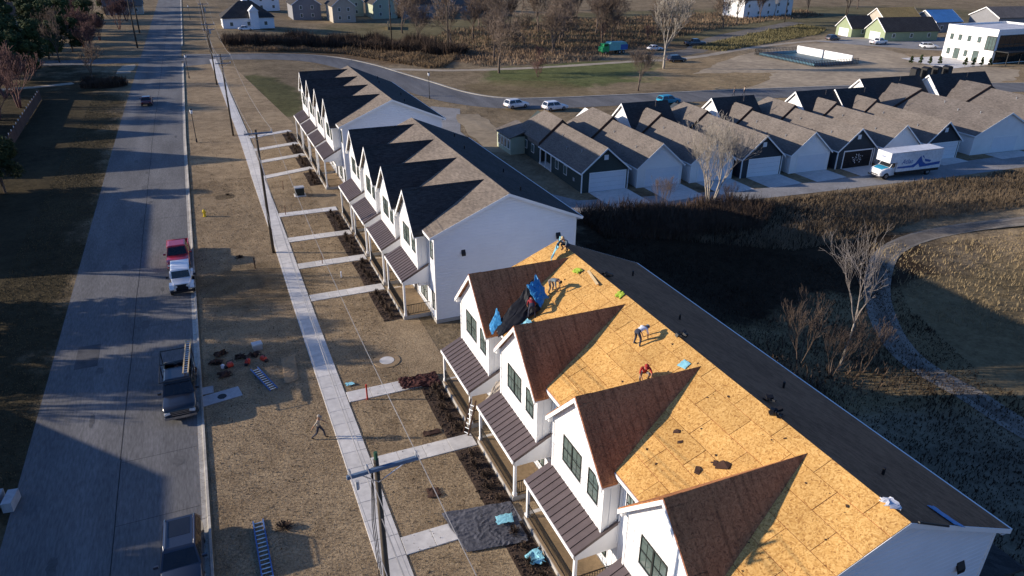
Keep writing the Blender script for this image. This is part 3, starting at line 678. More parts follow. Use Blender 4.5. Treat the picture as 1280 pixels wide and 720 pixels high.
        for k in range(n):
            a = pa+k*wdt; b = MB(off)
            b.prism([(xo, a+.004, zo), (xi, a+.004, zi), (xi, a+.004, zi-.02), (xo, a+.004, zo-.02)], (0, wdt-.008, 0))
            b.prism([(xo, a+.004, zo-.01), (xi, a+.004, zi-.01), (xi, a+.004, zi+.05), (xo, a+.004, zo+.05)], (0, .03, 0))
            b.build('metal_panel', M['metalroof'], pr)
        mb = N(); mb.box(xo-.04, xo+.03, pa, pb, zo-.2, zo-.005); mb.build('eave_board', M['trim'], root)
        mb = N(); mb.box(xo+.1, xo+.26, pa+.06, pb-.06, zo-.42, zo-.21)
        for yy in (pa+.05, pb-.19):   # side cheeks
            mb.prism([(xo+.1, yy, zo-.42), (xi-.02, yy, zo-.42), (xi-.02, yy, zi-.16), (xo+.1, yy, zo-.12)], (0, .14, 0))
        mb.build('porch_beam', M['white'], root)
        for yy in (pa+.06, pb-.2):
            mb = N(); mb.box(xo+.1, xo+.25, yy, yy+.15, .3, zo-.42); mb.box(xo+.07, xo+.28, yy-.03, yy+.18, .3, .5); mb.build('porch_post', M['trim'], root)
        mb = N(); mb.box(xo, 14.40, pa, pb, 0, .30); mb.build('porch_floor', M['foundation'], root)
        fl = N(); fl.box(xo+.04, 14.38, pa+.04, pb-.04, .302, .325); fl.build('porch_deck', M['deck'], root)
        def rail(p, q):
            mb = N(); p = Vector(p); q = Vector(q); d = q-p; n_ = int(d.length/.13)
            for z in (.42, 1.22): mb.tube([p+Vector((0, 0, z)), q+Vector((0, 0, z))], .03, 4)
            for i in range(n_+1):
                c = p+d*i/n_; mb.box(c.x-.012, c.x+.012, c.y-.012, c.y+.012, .42, 1.22)
            mb.build('railing', M['black'], root)
        rail((xo+.17, pa+.22, 0), (xo+.17, pb-.22, 0)); rail((xo+.3, pa+.12, 0), (14.35, pa+.12, 0))
        # steps at the far side of the porch
        mb = N(); mb.box(12.3, 13.4, pb+.002, pb+.34, 0, .19); mb.build('step', M['concrete'], root)
        # front door and porch window
        d = N(); d.box(14.36, 14.46, yp+1.1, yp+2.02, .33, 2.4); dd = d.build('front_door', M['door'], root)
        h = N(); h.tube([(14.33, yp+1.2, 1.3), (14.33, yp+1.2, 1.45)], .02, 5); h.build('handle', M['chrome'], dd)
        d = N(); d.box(14.39, 14.43, yp+1.0, yp+1.1, .33, 2.5); d.box(14.39, 14.43, yp+2.02, yp+2.12, .33, 2.5); d.box(14.39, 14.43, yp+1.0, yp+2.12, 2.41, 2.52); d.build('door_casing', M['trim'], dd)
        make_window(root, 'window', 14.44, yp-.9, .95, 2.35, 1.7, 2)
        if u == 0:
            make_window(root, 'window', 14.44, y0+.95, 5.5+dz, 6.85+dz, .55, 1); make_window(root, 'window', 14.44, y0+.95, 1.1, 2.5, .55, 1)
        else:
            make_window(root, 'window', 14.44, yp-2.52-.85, 5.7+dz, 6.7+dz, .45, 1)
        d = N(); d.tube([(14.40, yp-hw-.12, zr(14.1)-.25), (14.40, yp-hw-.12, zo-.1)], .045, 6); d.build('downspout', M['trim'], root)
    del root['_off']
    return root
TC = townhouse(12.086, 7.043, -.67, True, 'nearest white townhouse row with its roof stripped to orange strand board')
TB = townhouse(48.704, 6.886, 0, False, 'middle white townhouse row with grey shingle roof and blank gable end')
TA = townhouse(84.47, 6.565, .39, False, 'farthest white townhouse row beside the curving side road')

# ================================================================== GARAGE COTTAGES ALONG THE BACK ALLEY
def cottage(x, y, rz, wallm, label, wd=6.25, dep=22, ze=2.55, zr=5.45, wing=False, door='garage', vent=True, slope_m='shinglehouse', wing_h=6.4, emblem=False, dz=0):
    root = empty('garage_cottage', (x, y, 0), rz); tag(root, label, 'house', 'small gabled cottages in a row along the alley')
    h = wd/2; ov = .26; W = M[wallm]; s = (zr-ze)/(h+ov)
    yj = dep*.60; N = MB
    mb = N(); zt = lambda a: zr-.15-s*abs(a)
    prof = lambda y0: [(-h, y0, 0), (h, y0, 0), (h, y0, zt(h)), (0, y0, zr-.15), (-h, y0, zt(-h))]
    # body with a porch recess in the west wall
    mb.prism(prof(0), (0, dep*.42, 0)); mb.prism([(-h+1.1, dep*.42, 0), (h, dep*.42, 0), (h, dep*.42, zt(h)), (0, dep*.42, zr-.15), (-h+1.1, dep*.42, zt(h-1.1))], (0, dep*.2, 0)); mb.prism(prof(dep*.62), (0, dep*.38, 0))
    wl = mb.build('wall', W, root)
    mb = N()
    for k in range(1, 11):
        z = k*.25; mb.box(-h-.014, -h+.002, 0, dep*.42, z, z+.015); mb.box(-h-.014, -h+.002, dep*.62, dep, z, z+.015)
    mb.build('lap_siding', W, root)
    for sx in (-1, 1):
        mb = N(); mb.box(sx*h-.06+.0*sx, sx*h+.06, -.03, .1, 0, zt(h)-.05); mb.build('corner_board', M['trim'], root)
    # roof
    for sx, nm, mm in ((-1, 'west_roof', slope_m), (1, 'east_roof', slope_m)):
        mb = N(); mb.prism([(0, -ov, zr), (sx*(h+ov), -ov, ze), (sx*(h+ov), -ov, ze-.12), (0, -ov, zr-.12)], (0, yj+ov, 0)); 
        mb.prism([(0, yj, zr+.45), (sx*(h+ov), yj, ze+.45), (sx*(h+ov), yj, ze-.12), (0, yj, zr-.12)], (0, (dep-yj)*.45, 0))
        if not wing: # hipped far end
            y2 = yj+(dep-yj)*.45
            mb._a([(0, y2, zr+.45), (sx*(h+ov), y2, ze+.45), (sx*(h+ov), dep+ov, ze+.45), (0, dep-h*.8, zr+.45), (0, dep+ov, ze+.45), (0, y2, ze+.3), (sx*(h+ov), y2, ze+.3), (sx*(h+ov), dep+ov, ze+.3), (0, dep+ov, ze+.3)],
                  [(0, 1, 2, 3), (3, 2, 4), (1, 6, 7, 2), (2, 7, 8, 4), (5, 6, 7, 8)])
        else:
            y2 = yj+(dep-yj)*.45; mb.prism([(0, y2+.002, zr+.3), (sx*(h+ov), y2+.002, ze+.3), (sx*(h+ov), y2+.002, ze+.1), (0, y2+.002, zr+.1)], (0, dep-y2-.5, 0))
        r_ = mb.build('roof', M[mm], root)
    mb = N(); mb.prism([(-h-ov, yj-.03, ze+.44), (0, yj-.03, zr+.44), (h+ov, yj-.03, ze+.44), (h+ov, yj-.03, ze), (0, yj-.03, zr), (-h-ov, yj-.03, ze)], (0, .03, 0)); mb.build('roof_step', mat('brown step flashing', (.09, .05, .035)), root)
    for sx in (-1, 1):
        mb = N(); mb.prism([(0, -ov-.03, zr-.01), (sx*(h+ov+.02), -ov-.03, ze-.01), (sx*(h+ov+.02), -ov-.03, ze-.23), (0, -ov-.03, zr-.23)], (0, .04, 0)); mb.build('rake_board', M['trim'], root)
        mb = N(); mb.box(*(sorted((sx*(h+ov+.01), sx*(h+ov+.09)))), -ov, yj-.05, ze-.15, ze-.02); mb.build('gutter', M['trim'], root)
    if wing:   # cross gable facing the west at the street end
        wr = wing_h; w2 = 3.6; yc = dep-w2; x0, x1 = -h-.4, h+1.0; e = ze+.5; s2 = (wr-e)/(w2+.35)
        mb = N(); mb.prism([(x0+.3, yc-w2, 0), (x0+.3, yc+w2, 0), (x0+.3, yc+w2, wr-.15-s2*w2), (x0+.3, yc, wr-.15), (x0+.3, yc-w2, wr-.15-s2*w2)], (x1-x0-.6, 0, 0)); mb.build('wing_wall', M['white'], root)
        for sg in (-1, 1):
            mb = N(); mb.prism([(x0, yc, wr), (x0, yc+sg*(w2+.35), e), (x0, yc+sg*(w2+.35), e-.12), (x0, yc, wr-.12)], (x1-x0, 0, 0)); mb.build('wing_roof', M['shingledark'] if sg < 0 else M['shinglehouse'], root)  # south slope gets darker shingles, its shade painted in
            mb = N(); mb.prism([(x0-.04, yc, wr-.01), (x0-.04, yc+sg*(w2+.37), e-.01), (x0-.04, yc+sg*(w2+.37), e-.3), (x0-.04, yc, wr-.3)], (.05, 0, 0)); mb.build('rake_board', M['trim'], root)
        mb = N(); mb.tube([(1.5, yc-1, wr-.6), (1.5, yc-1, wr+.15)], .07, 7); mb.build('vent_pipe', M['chrome'], root)
        mb = N(); mb.prism([(x0+.2, yc-w2*.98, wr-.18-s2*w2*.98), (x0+.2, yc, wr-.2), (x0+.2, yc+w2*.98, wr-.18-s2*w2*.98), (x0+.2, yc+w2*.9, wr-.5-s2*w2*.98)], (.09, 0, 0))
    # garage door: four stacked panels
    dw = 4.75; dm = M['garage'] if door == 'garage' else M['black']; cx = .35
    fr = N(); fr.box(cx-dw/2-.14, cx-dw/2, -.045, .02, 0, 2.3); fr.box(cx+dw/2, cx+dw/2+.14, -.045, .02, 0, 2.3); fr.box(cx-dw/2-.14, cx+dw/2+.14, -.045, .02, 2.302, 2.46)
    gd = fr.build('garage_door', M['trim'], root)
    for k in range(4):
        mb = N(); mb.box(cx-dw/2+.002, cx+dw/2-.002, -.03, .01, .02+k*.57, .02+k*.57+.55)
        for j in range(8): a = cx-dw/2+.08+j*dw/8; mb.box(a, a+dw/8-.16, -.04, -.03, .1+k*.57, .02+k*.57+.47)
        mb.build('door_panel', dm, gd)
    if emblem:
        mb = N(); 
        for i in range(26):
            a = i*.48; r_ = .15+.55*abs(math.sin(i*1.9)); mb.obox((cx+r_*math.cos(a)*1.3, -.06, 1.25+r_*math.sin(a)*.9), (.16, .02, .07), (0, a, 0))
        mb.build('door_decoration', M['trim'], root)
    if vent:
        mb = N(); mb.box(-.28, .28, -.03, .02, zr-1.55, zr-.95); v = mb.build('gable_vent', M['trim'], root)
        for k in range(4): mb = N(); mb.box(-.22, .22, -.045, -.031, zr-1.5+k*.13, zr-1.42+k*.13); mb.build('louvre', M['garage'], v)
    for k in range(3):
        y_ = 3.5+k*3.4; xx = (-1.6, -2.1, -1.2)[k]; mb = N(); zz = zr-s*abs(xx); mb.tube([(xx, y_, zz-.1), (xx, y_, zz+.3)], .07, 7); mb.build('vent_pipe', M['alum'], root)
    # porch posts and door in the recess
    for k in range(3):
        y_ = dep*.43+k*dep*.085; mb = N(); mb.box(-h-.02, -h+.12, y_, y_+.14, 0, zt(h)-.02); mb.build('porch_post', M['trim'], root)
    mb = N(); mb.box(-h, -h+1.1, dep*.42, dep*.62, 0, .2); mb.build('porch_floor', M['concrete'], root)
    mb = N(); mb.box(-h+1.04, -h+1.1, dep*.5, dep*.5+.95, .2, 2.2); mb.build('front_door', M['trim'], root)
    for y_ in (dep*.2, dep*.32, dep*.7, dep*.82):
        f = N(); f.box(-h-.04, -h+.02, y_-.05, y_+.95, .95, 2.15); w_ = f.build('window', M['trim'], root)
        g = N(); g.box(-h-.05, -h-.041, y_+.02, y_+.88, 1.02, 2.08); g.build('pane', M['glass'], w_)
    mb = N(); mb.box(-h-.05, -h+.0, 2.0, 2.5, .9, 1.3); mb.build('meter_box', M['greybox'], root)
    return root
LAB = [('slategreen', 'dark green grey cottage with white garage door nearest the white townhouses', {}),
       ('white', 'white cottage next to the dark green one, black shrub beside its garage', {}),
       ('white', 'white cottage behind the pale bare tree, white west wing gable', dict(wing=True)),
       ('navy', 'dark navy cottage with white garage door right of the pale bare tree', {}),
       ('white', 'white cottage between two dark navy ones, left of the dark garage door', dict(wing=True)),
       ('navy', 'dark cottage with dark garage door carrying a pale emblem', dict(door='dark', emblem=True)),
       ('white', 'white cottage behind the moving truck', dict(wing=True)),
       ('navy', 'dark navy cottage with white garage door just right of the moving truck', dict(wing=True))]
for i, (wm, lb, kw) in enumerate(LAB):
    x, y = 43.7+7.38*i, 73.6-.72*i
    cottage(x, y, R(-2.5), wm, lb, dep=22, wing_h=6.5+.25*(i > 5), **kw)
    dw = 5.2; sheet('driveway', [(x-dw/2+.4, y-.05), (x+dw/2+.4, y-.05), (x+dw/2+.4, 67.6-.2*i), (x-dw/2+.4, 67.4-.2*i)], .03, M['concrete'])
cottage(107.2, 68.0, R(-4), 'white', 'large white cottage at the right end with long lit west wall', wd=11.5, dep=27, ze=2.9, zr=5.9, wing=True, wing_h=7.0)
cottage(121, 66.0, R(-4), 'white', 'white cottage at the right edge of the picture behind the alley', wd=11.5, dep=27, ze=2.9, zr=5.9, wing=True, wing_h=7.2)
sheet('driveway', [(104, 68), (111, 67.6), (111, 65), (104, 65.2)], .03, M['concrete'])
# the pale green addition on the first cottage's far corner
o = empty('sunroom', (39.2, 92.6, 0)); tag(o, 'small pale green lean-to room at the far corner of the dark green cottage', 'outbuilding')
mb = MB(); mb.box(0, 3, 0, 5.2, 0, 2.5); mb.build('wall', M['cream'], o)
mb = MB(); mb.prism([(-.3, -.3, 2.5), (3.2, -.3, 3.6), (3.2, -.3, 3.45), (-.3, -.3, 2.35)], (0, 5.8, 0)); mb.build('roof', M['shinglehouse'], o)
for k in range(4): mb = MB(); mb.box(-.08, -.005, .2+k*1.2, 1.1+k*1.2, .7, 2.1); f = mb.build('window', M['trim'], o); mb = MB(); mb.box(-.09, -.081, .3+k*1.2, 1.0+k*1.2, .8, 2.0); mb.build('pane', M['glass'], f)

# ================================================================== FAR HOUSES
def far_house(x, y, rz, w_, d, ze, zr, wm, rm, label, nwin=3, hip=False, garage=False, name='house', storeys=1):
    root = empty(name, (x, y, 0), rz); tag(root, label, 'house')
    mb = MB(); 
    if hip: mb.box(-w_/2, w_/2, -d/2, d/2, 0, ze-.05)
    else: mb.prism([(-w_/2, -d/2, 0), (-w_/2, d/2, 0), (-w_/2, d/2, ze-.1), (-w_/2, 0, zr-.15), (-w_/2, -d/2, ze-.1)], (w_, 0, 0))
    mb.build('wall', M[wm], root)
    o = .4
    if hip:
        mb = MB(); r_ = max(.5, w_/2-d/2)
        mb._a([(-w_/2-o, -d/2-o, ze), (w_/2+o, -d/2-o, ze), (w_/2+o, d/2+o, ze), (-w_/2-o, d/2+o, ze), (-r_, 0, zr), (r_, 0, zr), (-w_/2-o, -d/2-o, ze-.2), (w_/2+o, -d/2-o, ze-.2), (w_/2+o, d/2+o, ze-.2), (-w_/2-o, d/2+o, ze-.2)],
              [(0, 1, 5, 4), (1, 2, 5), (2, 3, 4, 5), (3, 0, 4), (0, 6, 7, 1), (1, 7, 8, 2), (2, 8, 9, 3), (3, 9, 6, 0), (6, 9, 8, 7)]); mb.build('roof', M[rm], root)
    else:
        for sg in (-1, 1):
            mb = MB(); zo = ze-(zr-ze)*o/(d/2); mb.prism([(-w_/2-o, 0, zr), (-w_/2-o, sg*(d/2+o), zo), (-w_/2-o, sg*(d/2+o), zo-.15), (-w_/2-o, 0, zr-.15)], (w_+2*o, 0, 0)); mb.build('roof', M[rm], root)
            for ex in (-w_/2-o-.03, w_/2+o):
                mb = MB(); mb.prism([(ex, 0, zr+.01), (ex, sg*(d/2+o), zo+.01), (ex, sg*(d/2+o), zo-.3), (ex, 0, zr-.3)], (.03, 0, 0)); mb.build('rake_board', M['trim'], root)
    for st in range(storeys):
        for k in range(nwin):
            xx = -w_/2+w_*(k+.5)/nwin; z = 1.0+st*2.7
            f = MB(); f.box(xx-.55, xx+.55, -d/2-.05, -d/2+.02, z, z+1.3); q = f.build('window', M['trim'], root); g = MB(); g.box(xx-.45, xx+.45, -d/2-.06, -d/2-.051, z+.1, z+1.2); g.build('pane', M['glass'], q)
        for yy in (-d/5, d/5):
            z = 1.0+st*2.7; f = MB(); f.box(-w_/2-.05, -w_/2+.02, yy-.5, yy+.5, z, z+1.3); q = f.build('window', M['trim'], root); g = MB(); g.box(-w_/2-.06, -w_/2-.051, yy-.4, yy+.4, z+.1, z+1.2); g.build('pane', M['glass'], q)
    if garage:
        f = MB(); f.box(-w_/2-.07, -w_/2+.02, -2.4, 2.4, 0, 2.4); f.build('garage_door', M['garage'], root)
    return root
a = far_house(18, 269, 0, 16, 12, 3.6, 8.2, 'gablewall', 'shingledark', 'low pale house with dark hip roof beside the street, white car before it', hip=True)
mb = MB(); mb.box(.5, 3.2, -7.4, -5, 0, 5.6); mb.prism([(.2, -7.8, 5.5), (3.5, -7.8, 5.5), (1.85, -7.8, 7.2)], (0, 4, 0)); mb.build('entry_tower', M['gablewall'], a)
far_house(40, 292, R(90), 14, 10, 5.6, 9, 'greyhouse', 'shingledark', 'grey gabled house second from the left in the far row', storeys=2)
far_house(51, 279, R(90), 13, 8, 5.8, 9, 'beige', 'shingledark', 'beige two storey gabled house in the middle of the far row', storeys=2)
far_house(68, 288, R(90), 13, 9, 5.4, 9.2, 'cream', 'shingledark', 'cream gabled house in the far row beside the tan fence', storeys=2)
far_house(80, 284, 0, 12, 9, 5.4, 8.5, 'greyhouse', 'shingledark', 'dark grey house far row with blue shaded front', storeys=2)
far_house(91, 292, R(90), 12, 9, 5.4, 8.8, 'beige', 'shingledark', 'beige house at the right end of the far row', storeys=2)
far_house(28, 330, 0, 14, 10, 5.4, 9, 'gablewall', 'shingledark', 'pale house showing above the hip roofed one', storeys=2)
far_house(-50, 300, 0, 16, 11, 3.4, 7, 'beige', 'shingledark', 'beige house hidden among the trees west of the street')
far_house(214, 249, R(8), 28, 11, 6.8, 10.5, 'white', 'shingledark', 'large white two storey house with bright gable at the top right', storeys=2, nwin=5)
far_house(206, 172, R(-10), 19, 9, 3.2, 6.6, 'sage', 'shingledark', 'sage green garage house with long dark roof', garage=True, nwin=3)
far_house(199, 184, R(-10), 8, 8, 3.0, 6.2, 'sage', 'shingledark', 'small green house with white gable trim behind the parked trucks', garage=True, nwin=1)
far_house(221, 150, R(-5), 22, 6, 2.8, 5.4, 'sage', 'shingledark', 'low green annex behind the modern white building', nwin=4)
h = far_house(222, 190, R(-5), 15, 11, 3.6, 7.6, 'beige', 'osb', 'unfinished house with bare orange board roof behind the green house', nwin=3)
far_house(238, 186, R(-5), 11, 11, 3.6, 6.8, 'greyhouse', 'bluetape', 'house under blue roof wrap right of the unfinished one', nwin=2)
far_house(262, 175, R(-8), 26, 12, 5.4, 8.2, 'greyhouse', 'shinglehouse', 'grey roofed house beyond the modern white building', storeys=1)
# modern white building
def modern():
    root = empty('modern_building', (185.2, 126.6, 0)); tag(root, 'modern white two storey flat roofed building with black windows', 'building')
    mb = MB(); mb.box(0, 22, 0, 14, 0, 7.8); mb.build('wall', M['white'], root)
    mb = MB(); mb.box(.3, 21.7, .3, 13.7, 7.802, 7.9); mb.build('roof', M['flatroof'], root)
    for a in ((-.05, 22.05, -.05, .3), (-.05, 22.05, 13.7, 14.05), (-.05, .3, .302, 13.698), (21.7, 22.05, .302, 13.698)): mb = MB(); mb.box(a[0], a[1], a[2], a[3], 7.6, 8.3); mb.build('parapet', M['trim'], root)
    for z, hh in ((1.0, 1.5), (4.7, 1.4)):
        for k, y in enumerate((12.3, 9.9, 7.3, 4.5)):
            z_, h_ = (z, hh) if not (z < 2 and k in (1, 3)) else (.1, 2.6); w2 = .95 if not (z < 2 and k in (1, 3)) else 1.6
            f = MB(); f.box(-.05, .02, y-w2/2, y+w2/2, z_, z_+h_); q = f.build('window', M['black'], root); g = MB(); g.box(-.06, -.051, y-w2/2+.08, y+w2/2-.08, z_+.08, z_+h_-.08); g.build('pane', M['glass'], q)
    f = MB(); f.box(-.08, .02, -.06, 2.6, 3.2, 6.6); q = f.build('window', M['black'], root)
    for k in range(3): g = MB(); g.box(-.09, -.081, .1+k*.82, .8+k*.82, 3.4, 6.4); g.build('pane', M['glass'], q)
    f = MB(); f.box(1.0, 21, -.06, .02, .2, 6.9); q = f.build('window_wall', M['black'], root)
    for i in range(10):
        for j in range(3): g = MB(); g.box(1.15+i*1.98, 2.95+i*1.98, -.075, -.061, .35+j*2.2, 2.35+j*2.2); g.build('pane', M['darkglass'], q)
    for k in range(5): mb = MB(); mb.box(1+k*4.9, 1.15+k*4.9, -3.4, -3.25, 0, 3.1); mb.build('canopy_post', M['black'], root)
    mb = MB(); mb.box(.5, 21.5, -3.6, -.08, 3.1, 3.3); mb.build('canopy', M['black'], root)
modern()
sheet('patio', [(168, 125), (185, 126), (185, 141), (172, 142), (170, 135)], .03, M['concrete'])
# pool shell in the dirt lot
def pool():
    root = empty('pool_shell', (139.6, 139.2, 0)); tag(root, 'rectangular pool shell with white inner wall and dark mesh fence in the dirt lot', 'pool')
    for a in ((0, 12.6, 0, .3), (0, 12.6, 19.7, 20), (0, .3, .302, 19.698)): mb = MB(); mb.box(*a, 0, .7); mb.build('shell_wall', mat('blue pool wall', (.12, .26, .36)), root)
    for k in range(2): mb = MB(); mb.box(12.3, 12.6, .302+k*9.9, 9.6+k*9.9, 0, 2.0); mb.build('shell_wall', M['white'], root)
    mb = MB(); mb.box(.302, 12.298, .302, 19.698, .0, .12); mb.build('pool_floor', M['poolblue'], root)
    def fence(p, q):
        p = Vector(p); q = Vector(q); n_ = int((q-p).length/.5); mb = MB()
        for i in range(n_+1):
            c = p.lerp(q, i/n_); mb.box(c.x-.05, c.x+.05, c.y-.05, c.y+.05, 0, 1.5)
        for z in (.3, .9, 1.45): mb.tube([p+Vector((0, 0, z)), q+Vector((0, 0, z))], .04, 4)
        mb.build('mesh_fence', M['black'], root)
    fence((-.8, -.8, 0), (13.4, -.8, 0)); fence((-.8, -.8, 0), (-.8, 20.8, 0)); fence((-.8, 20.8, 0), (13.4, 20.8, 0))
pool()
# four dark rooftop solar heaters / portable units seen above the cottages
for k in range(4):
    root = empty('portable_toilet', (147.5+k*3.1, 117.2-.2*k, 0)); tag(root, 'dark upright cabin, %s of four behind the cottage roofs' % ('leftmost', 'second from left', 'third from left', 'rightmost')[k], 'cabin', 'dark upright cabins on the dirt lot')
    mb = MB(); mb.box(-.75, .75, -.75, .75, 0, 2.4); mb.build('body', M['black'], root); mb = MB(); mb.prism([(-.8, -.8, 2.402), (.8, -.8, 2.402), (0, -.8, 2.7)], (0, 1.6, 0)); mb.build('roof', M['black'], root); mb = MB(); mb.box(-.4, .4, -.78, -.752, .1, 2.1); mb.build('door', M['navy'], root)

# ================================================================== OFF-FRAME NEIGHBOURS WEST OF THE STREET (they cast the long shadows)
def west_house(x, y, w_, d, ze, zr, label, axis='y', hip=0, rm='shinglehouse'):
    root = empty('brick_house', (x, y, 0)); tag(root, label, 'house')
    mb = MB()
    if axis == 'y':
        mb.prism([(-w_/2, -d/2, 0), (w_/2, -d/2, 0), (w_/2, -d/2, ze), (-w_/2, -d/2, ze)], (0, d, 0)); mb.build('wall', M['beige'], root)
        mb = MB(); r_ = d/2-hip
        mb._a([(-w_/2-.4, -d/2-.4, ze), (w_/2+.4, -d/2-.4, ze), (w_/2+.4, d/2+.4, ze), (-w_/2-.4, d/2+.4, ze), (0, -r_, zr), (0, r_, zr)], [(0, 1, 4), (1, 2, 5, 4), (2, 3, 5), (3, 0, 4, 5), (0, 3, 2, 1)]); mb.build('roof', M[rm], root)
    else:
        mb.prism([(-w_/2, -d/2, 0), (-w_/2, d/2, 0), (-w_/2, d/2, ze), (-w_/2, 0, zr-.1), (-w_/2, -d/2, ze)], (w_, 0, 0)); mb.build('wall', M['beige'], root)
        for sg in (-1, 1): mb = MB(); mb.prism([(-w_/2-.4, 0, zr), (-w_/2-.4, sg*(d/2+.5), ze-.2), (-w_/2-.4, sg*(d/2+.5), ze-.35), (-w_/2-.4, 0, zr-.15)], (w_+.8, 0, 0)); mb.build('roof', M[rm], root)
    for k in range(4):
        f = MB(); yy = -d/2+d*(k+.5)/4; f.box(w_/2-.02, w_/2+.05, yy-.5, yy+.5, 1, 2.4); q = f.build('window', M['trim'], root); g = MB(); g.box(w_/2+.051, w_/2+.06, yy-.4, yy+.4, 1.1, 2.3); g.build('pane', M['glass'], q)
west_house(-33.4, 46.0, 15, 12.4, 3.2, 8.7, 'beige hipped house across the street, beside the long one nearest the camera', hip=3.6)
west_house(-34, 28, 13, 22, 3.2, 8.05, 'long beige house across the street nearest the camera', hip=1)
west_house(-34.0, 89.4, 13, 22, 3.4, 8.3, 'long beige house across the street with low roof', hip=1.5)
west_house(-35.2, 116.5, 13.5, 12, 3.2, 10.2, 'beige gabled house across the street by the wooden fence', axis='x')
west_house(-44, 135, 14, 12, 3.2, 9.8, 'beige gabled house behind the reddish bare tree', axis='x')

# ================================================================== TREES AND BRUSH
def grow(mb, p, d, r, L_, depth, spread, up, n=5, taper=.7, kids_=3, minr=.008, curv=.12, rng=random):
    pts = [p]; rad = [r]; k = 4 if depth > 1 else 3; q = p.copy(); dd = d.copy(); forks = []
    for i in range(k):
        dd = (dd+Vector((rng.uniform(-1, 1), rng.uniform(-1, 1), rng.uniform(-.6, 1)))*curv+Vector((0, 0, up*.06))).normalized()
        q = q+dd*(L_/k); pts.append(q.copy()); rad.append(max(minr, r*(1-(1-taper)*(i+1)/k))); forks.append((q.copy(), dd.copy(), rad[-1]))
    mb.tube(pts, rad, n=n if r > .05 else 3, caps=False)
    if depth <= 0: return
    for j in range(kids_+(1 if depth > 2 else 0)):
        q, dd, rr = forks[-1] if j < 2 else forks[rng.randint(0, len(forks)-2)]
        a = rng.uniform(0, 6.28); pr = dd.orthogonal().normalized(); pr = Matrix.Rotation(a, 3, dd) @ pr
        nd = (dd+pr*spread*rng.uniform(.6, 1.25)+Vector((0, 0, up*.25))).normalized()
        grow(mb, q, nd, max(minr, rr*rng.uniform(.55, .75)), L_*rng.uniform(.62, .88), depth-1, spread, up, max(3, n-1), taper, kids_, minr, curv, rng)
def bare_tree(name, seed, h, m, trunks=1, depth=5, spread=.6, up=.5, r=None, kids_=3, minr=.012, lean=(0, 0), trunkL=.3, twig=None):
    rng = random.Random(seed); root = empty(name, (0, 0, 0)); r = r or h*.02
    tr = MB(); cr = MB()
    for t in range(trunks):
        a = t*2.4+seed; sp = 0 if trunks == 1 else .28
        d = Vector((math.cos(a)*sp+lean[0], math.sin(a)*sp+lean[1], 1)).normalized(); p = Vector((math.cos(a)*.15*(trunks > 1), math.sin(a)*.15*(trunks > 1), -.1))
        L0 = h*trunkL*rng.uniform(.8, 1.1); pts = [p]; rad = [r]; q = p.copy(); dd = d.copy()
        for i in range(5):
            dd = (dd+Vector((rng.uniform(-1, 1), rng.uniform(-1, 1), .2))*.05).normalized(); q = q+dd*L0/5; pts.append(q.copy()); rad.append(r*(1-.3*(i+1)/5))
        tr.tube(pts, rad, 7)
        for j in range(kids_+1):
            a2 = rng.uniform(0, 6.28); pr = Matrix.Rotation(a2, 3, dd) @ dd.orthogonal().normalized()
            nd = (dd+pr*spread*(.25 if j == 0 else rng.uniform(.7, 1.2))).normalized(); q_ = pts[-1] if j < 3 else pts[-2]
            grow(cr, q_, nd, r*(.62 if j == 0 else .45), h*.24, depth-1, spread, up, 5, .7, kids_, minr, .12, rng)
    tr.build('trunk', m, root, smooth=True, fix=False); cr.build('crown', twig or m, root, smooth=True, fix=False)
    return root
def evergreen(name, seed, h, rad, m, n=5200, conical=.3, leaf=.26):
    rng = np.random.RandomState(seed); root = empty(name)
    mb = MB(); mb.tube([(0, 0, -.1), (.1, 0, h*.4), (0, .1, h*.92)], [h*.025, h*.018, .03], 7)
    lobes = []
    for k in range(26):
        z = h*(.22+.7*rng.rand()); rr = rad*(1-conical*(z/h-.2)*1.3)*rng.uniform(.35, .85); a = rng.rand()*6.28; lobes.append((math.cos(a)*rr, math.sin(a)*rr, z, rad*rng.uniform(.25, .45)))
        mb.tube([(0, 0, z*.75), (math.cos(a)*rr*.6, math.sin(a)*rr*.6, z*.95)], [h*.008, .02], 4)
    mb.build('trunk', M['bark'], root)
    L_ = np.array(lobes); idx = rng.randint(0, len(L_), n); d = rng.normal(size=(n, 3)); d /= np.linalg.norm(d, axis=1)[:, None]
    c = L_[idx, :3]+d*(L_[idx, 3]*(.55+.5*rng.rand(n)))[:, None]*np.array([1, 1, .8])
    u = rng.normal(size=(n, 3)); u /= np.linalg.norm(u, axis=1)[:, None]; v = np.cross(u, d); v /= (np.linalg.norm(v, axis=1)[:, None]+1e-6)
    s = leaf*(.6+.8*rng.rand(n))[:, None]
    V = np.stack([c-u*s, c+v*s*.45, c+u*s, c-v*s*.45], 1).reshape(-1, 3)
    me = bpy.data.meshes.new('crown'); me.from_pydata(V.tolist(), [], np.arange(4*n).reshape(-1, 4).tolist()); me.materials.append(m)
    o = bpy.data.objects.new('crown', me); COL.objects.link(o); o.parent = root
    return root
def place(proto, spots, cat, group, labels, near=False):
    for i, (x, y, s, rz) in enumerate(spots):
        o = proto if i == 0 else copy_tree(proto)
        o.location = (x, y, 0); o.rotation_euler = (0, 0, rz); o.scale = (s, s, s*random.uniform(.92, 1.08))
        tag(o, labels[i] if i < len(labels)-1 or len(labels) >= len(spots) else labels[-1]+', %s from the %s' % (ORD[sorted(range(len(labels)-1, len(spots)), key=lambda q: spots[q][1] if near else spots[q][0]/spots[q][1]).index(i)], 'near end of the street' if near else 'left'), cat, group)
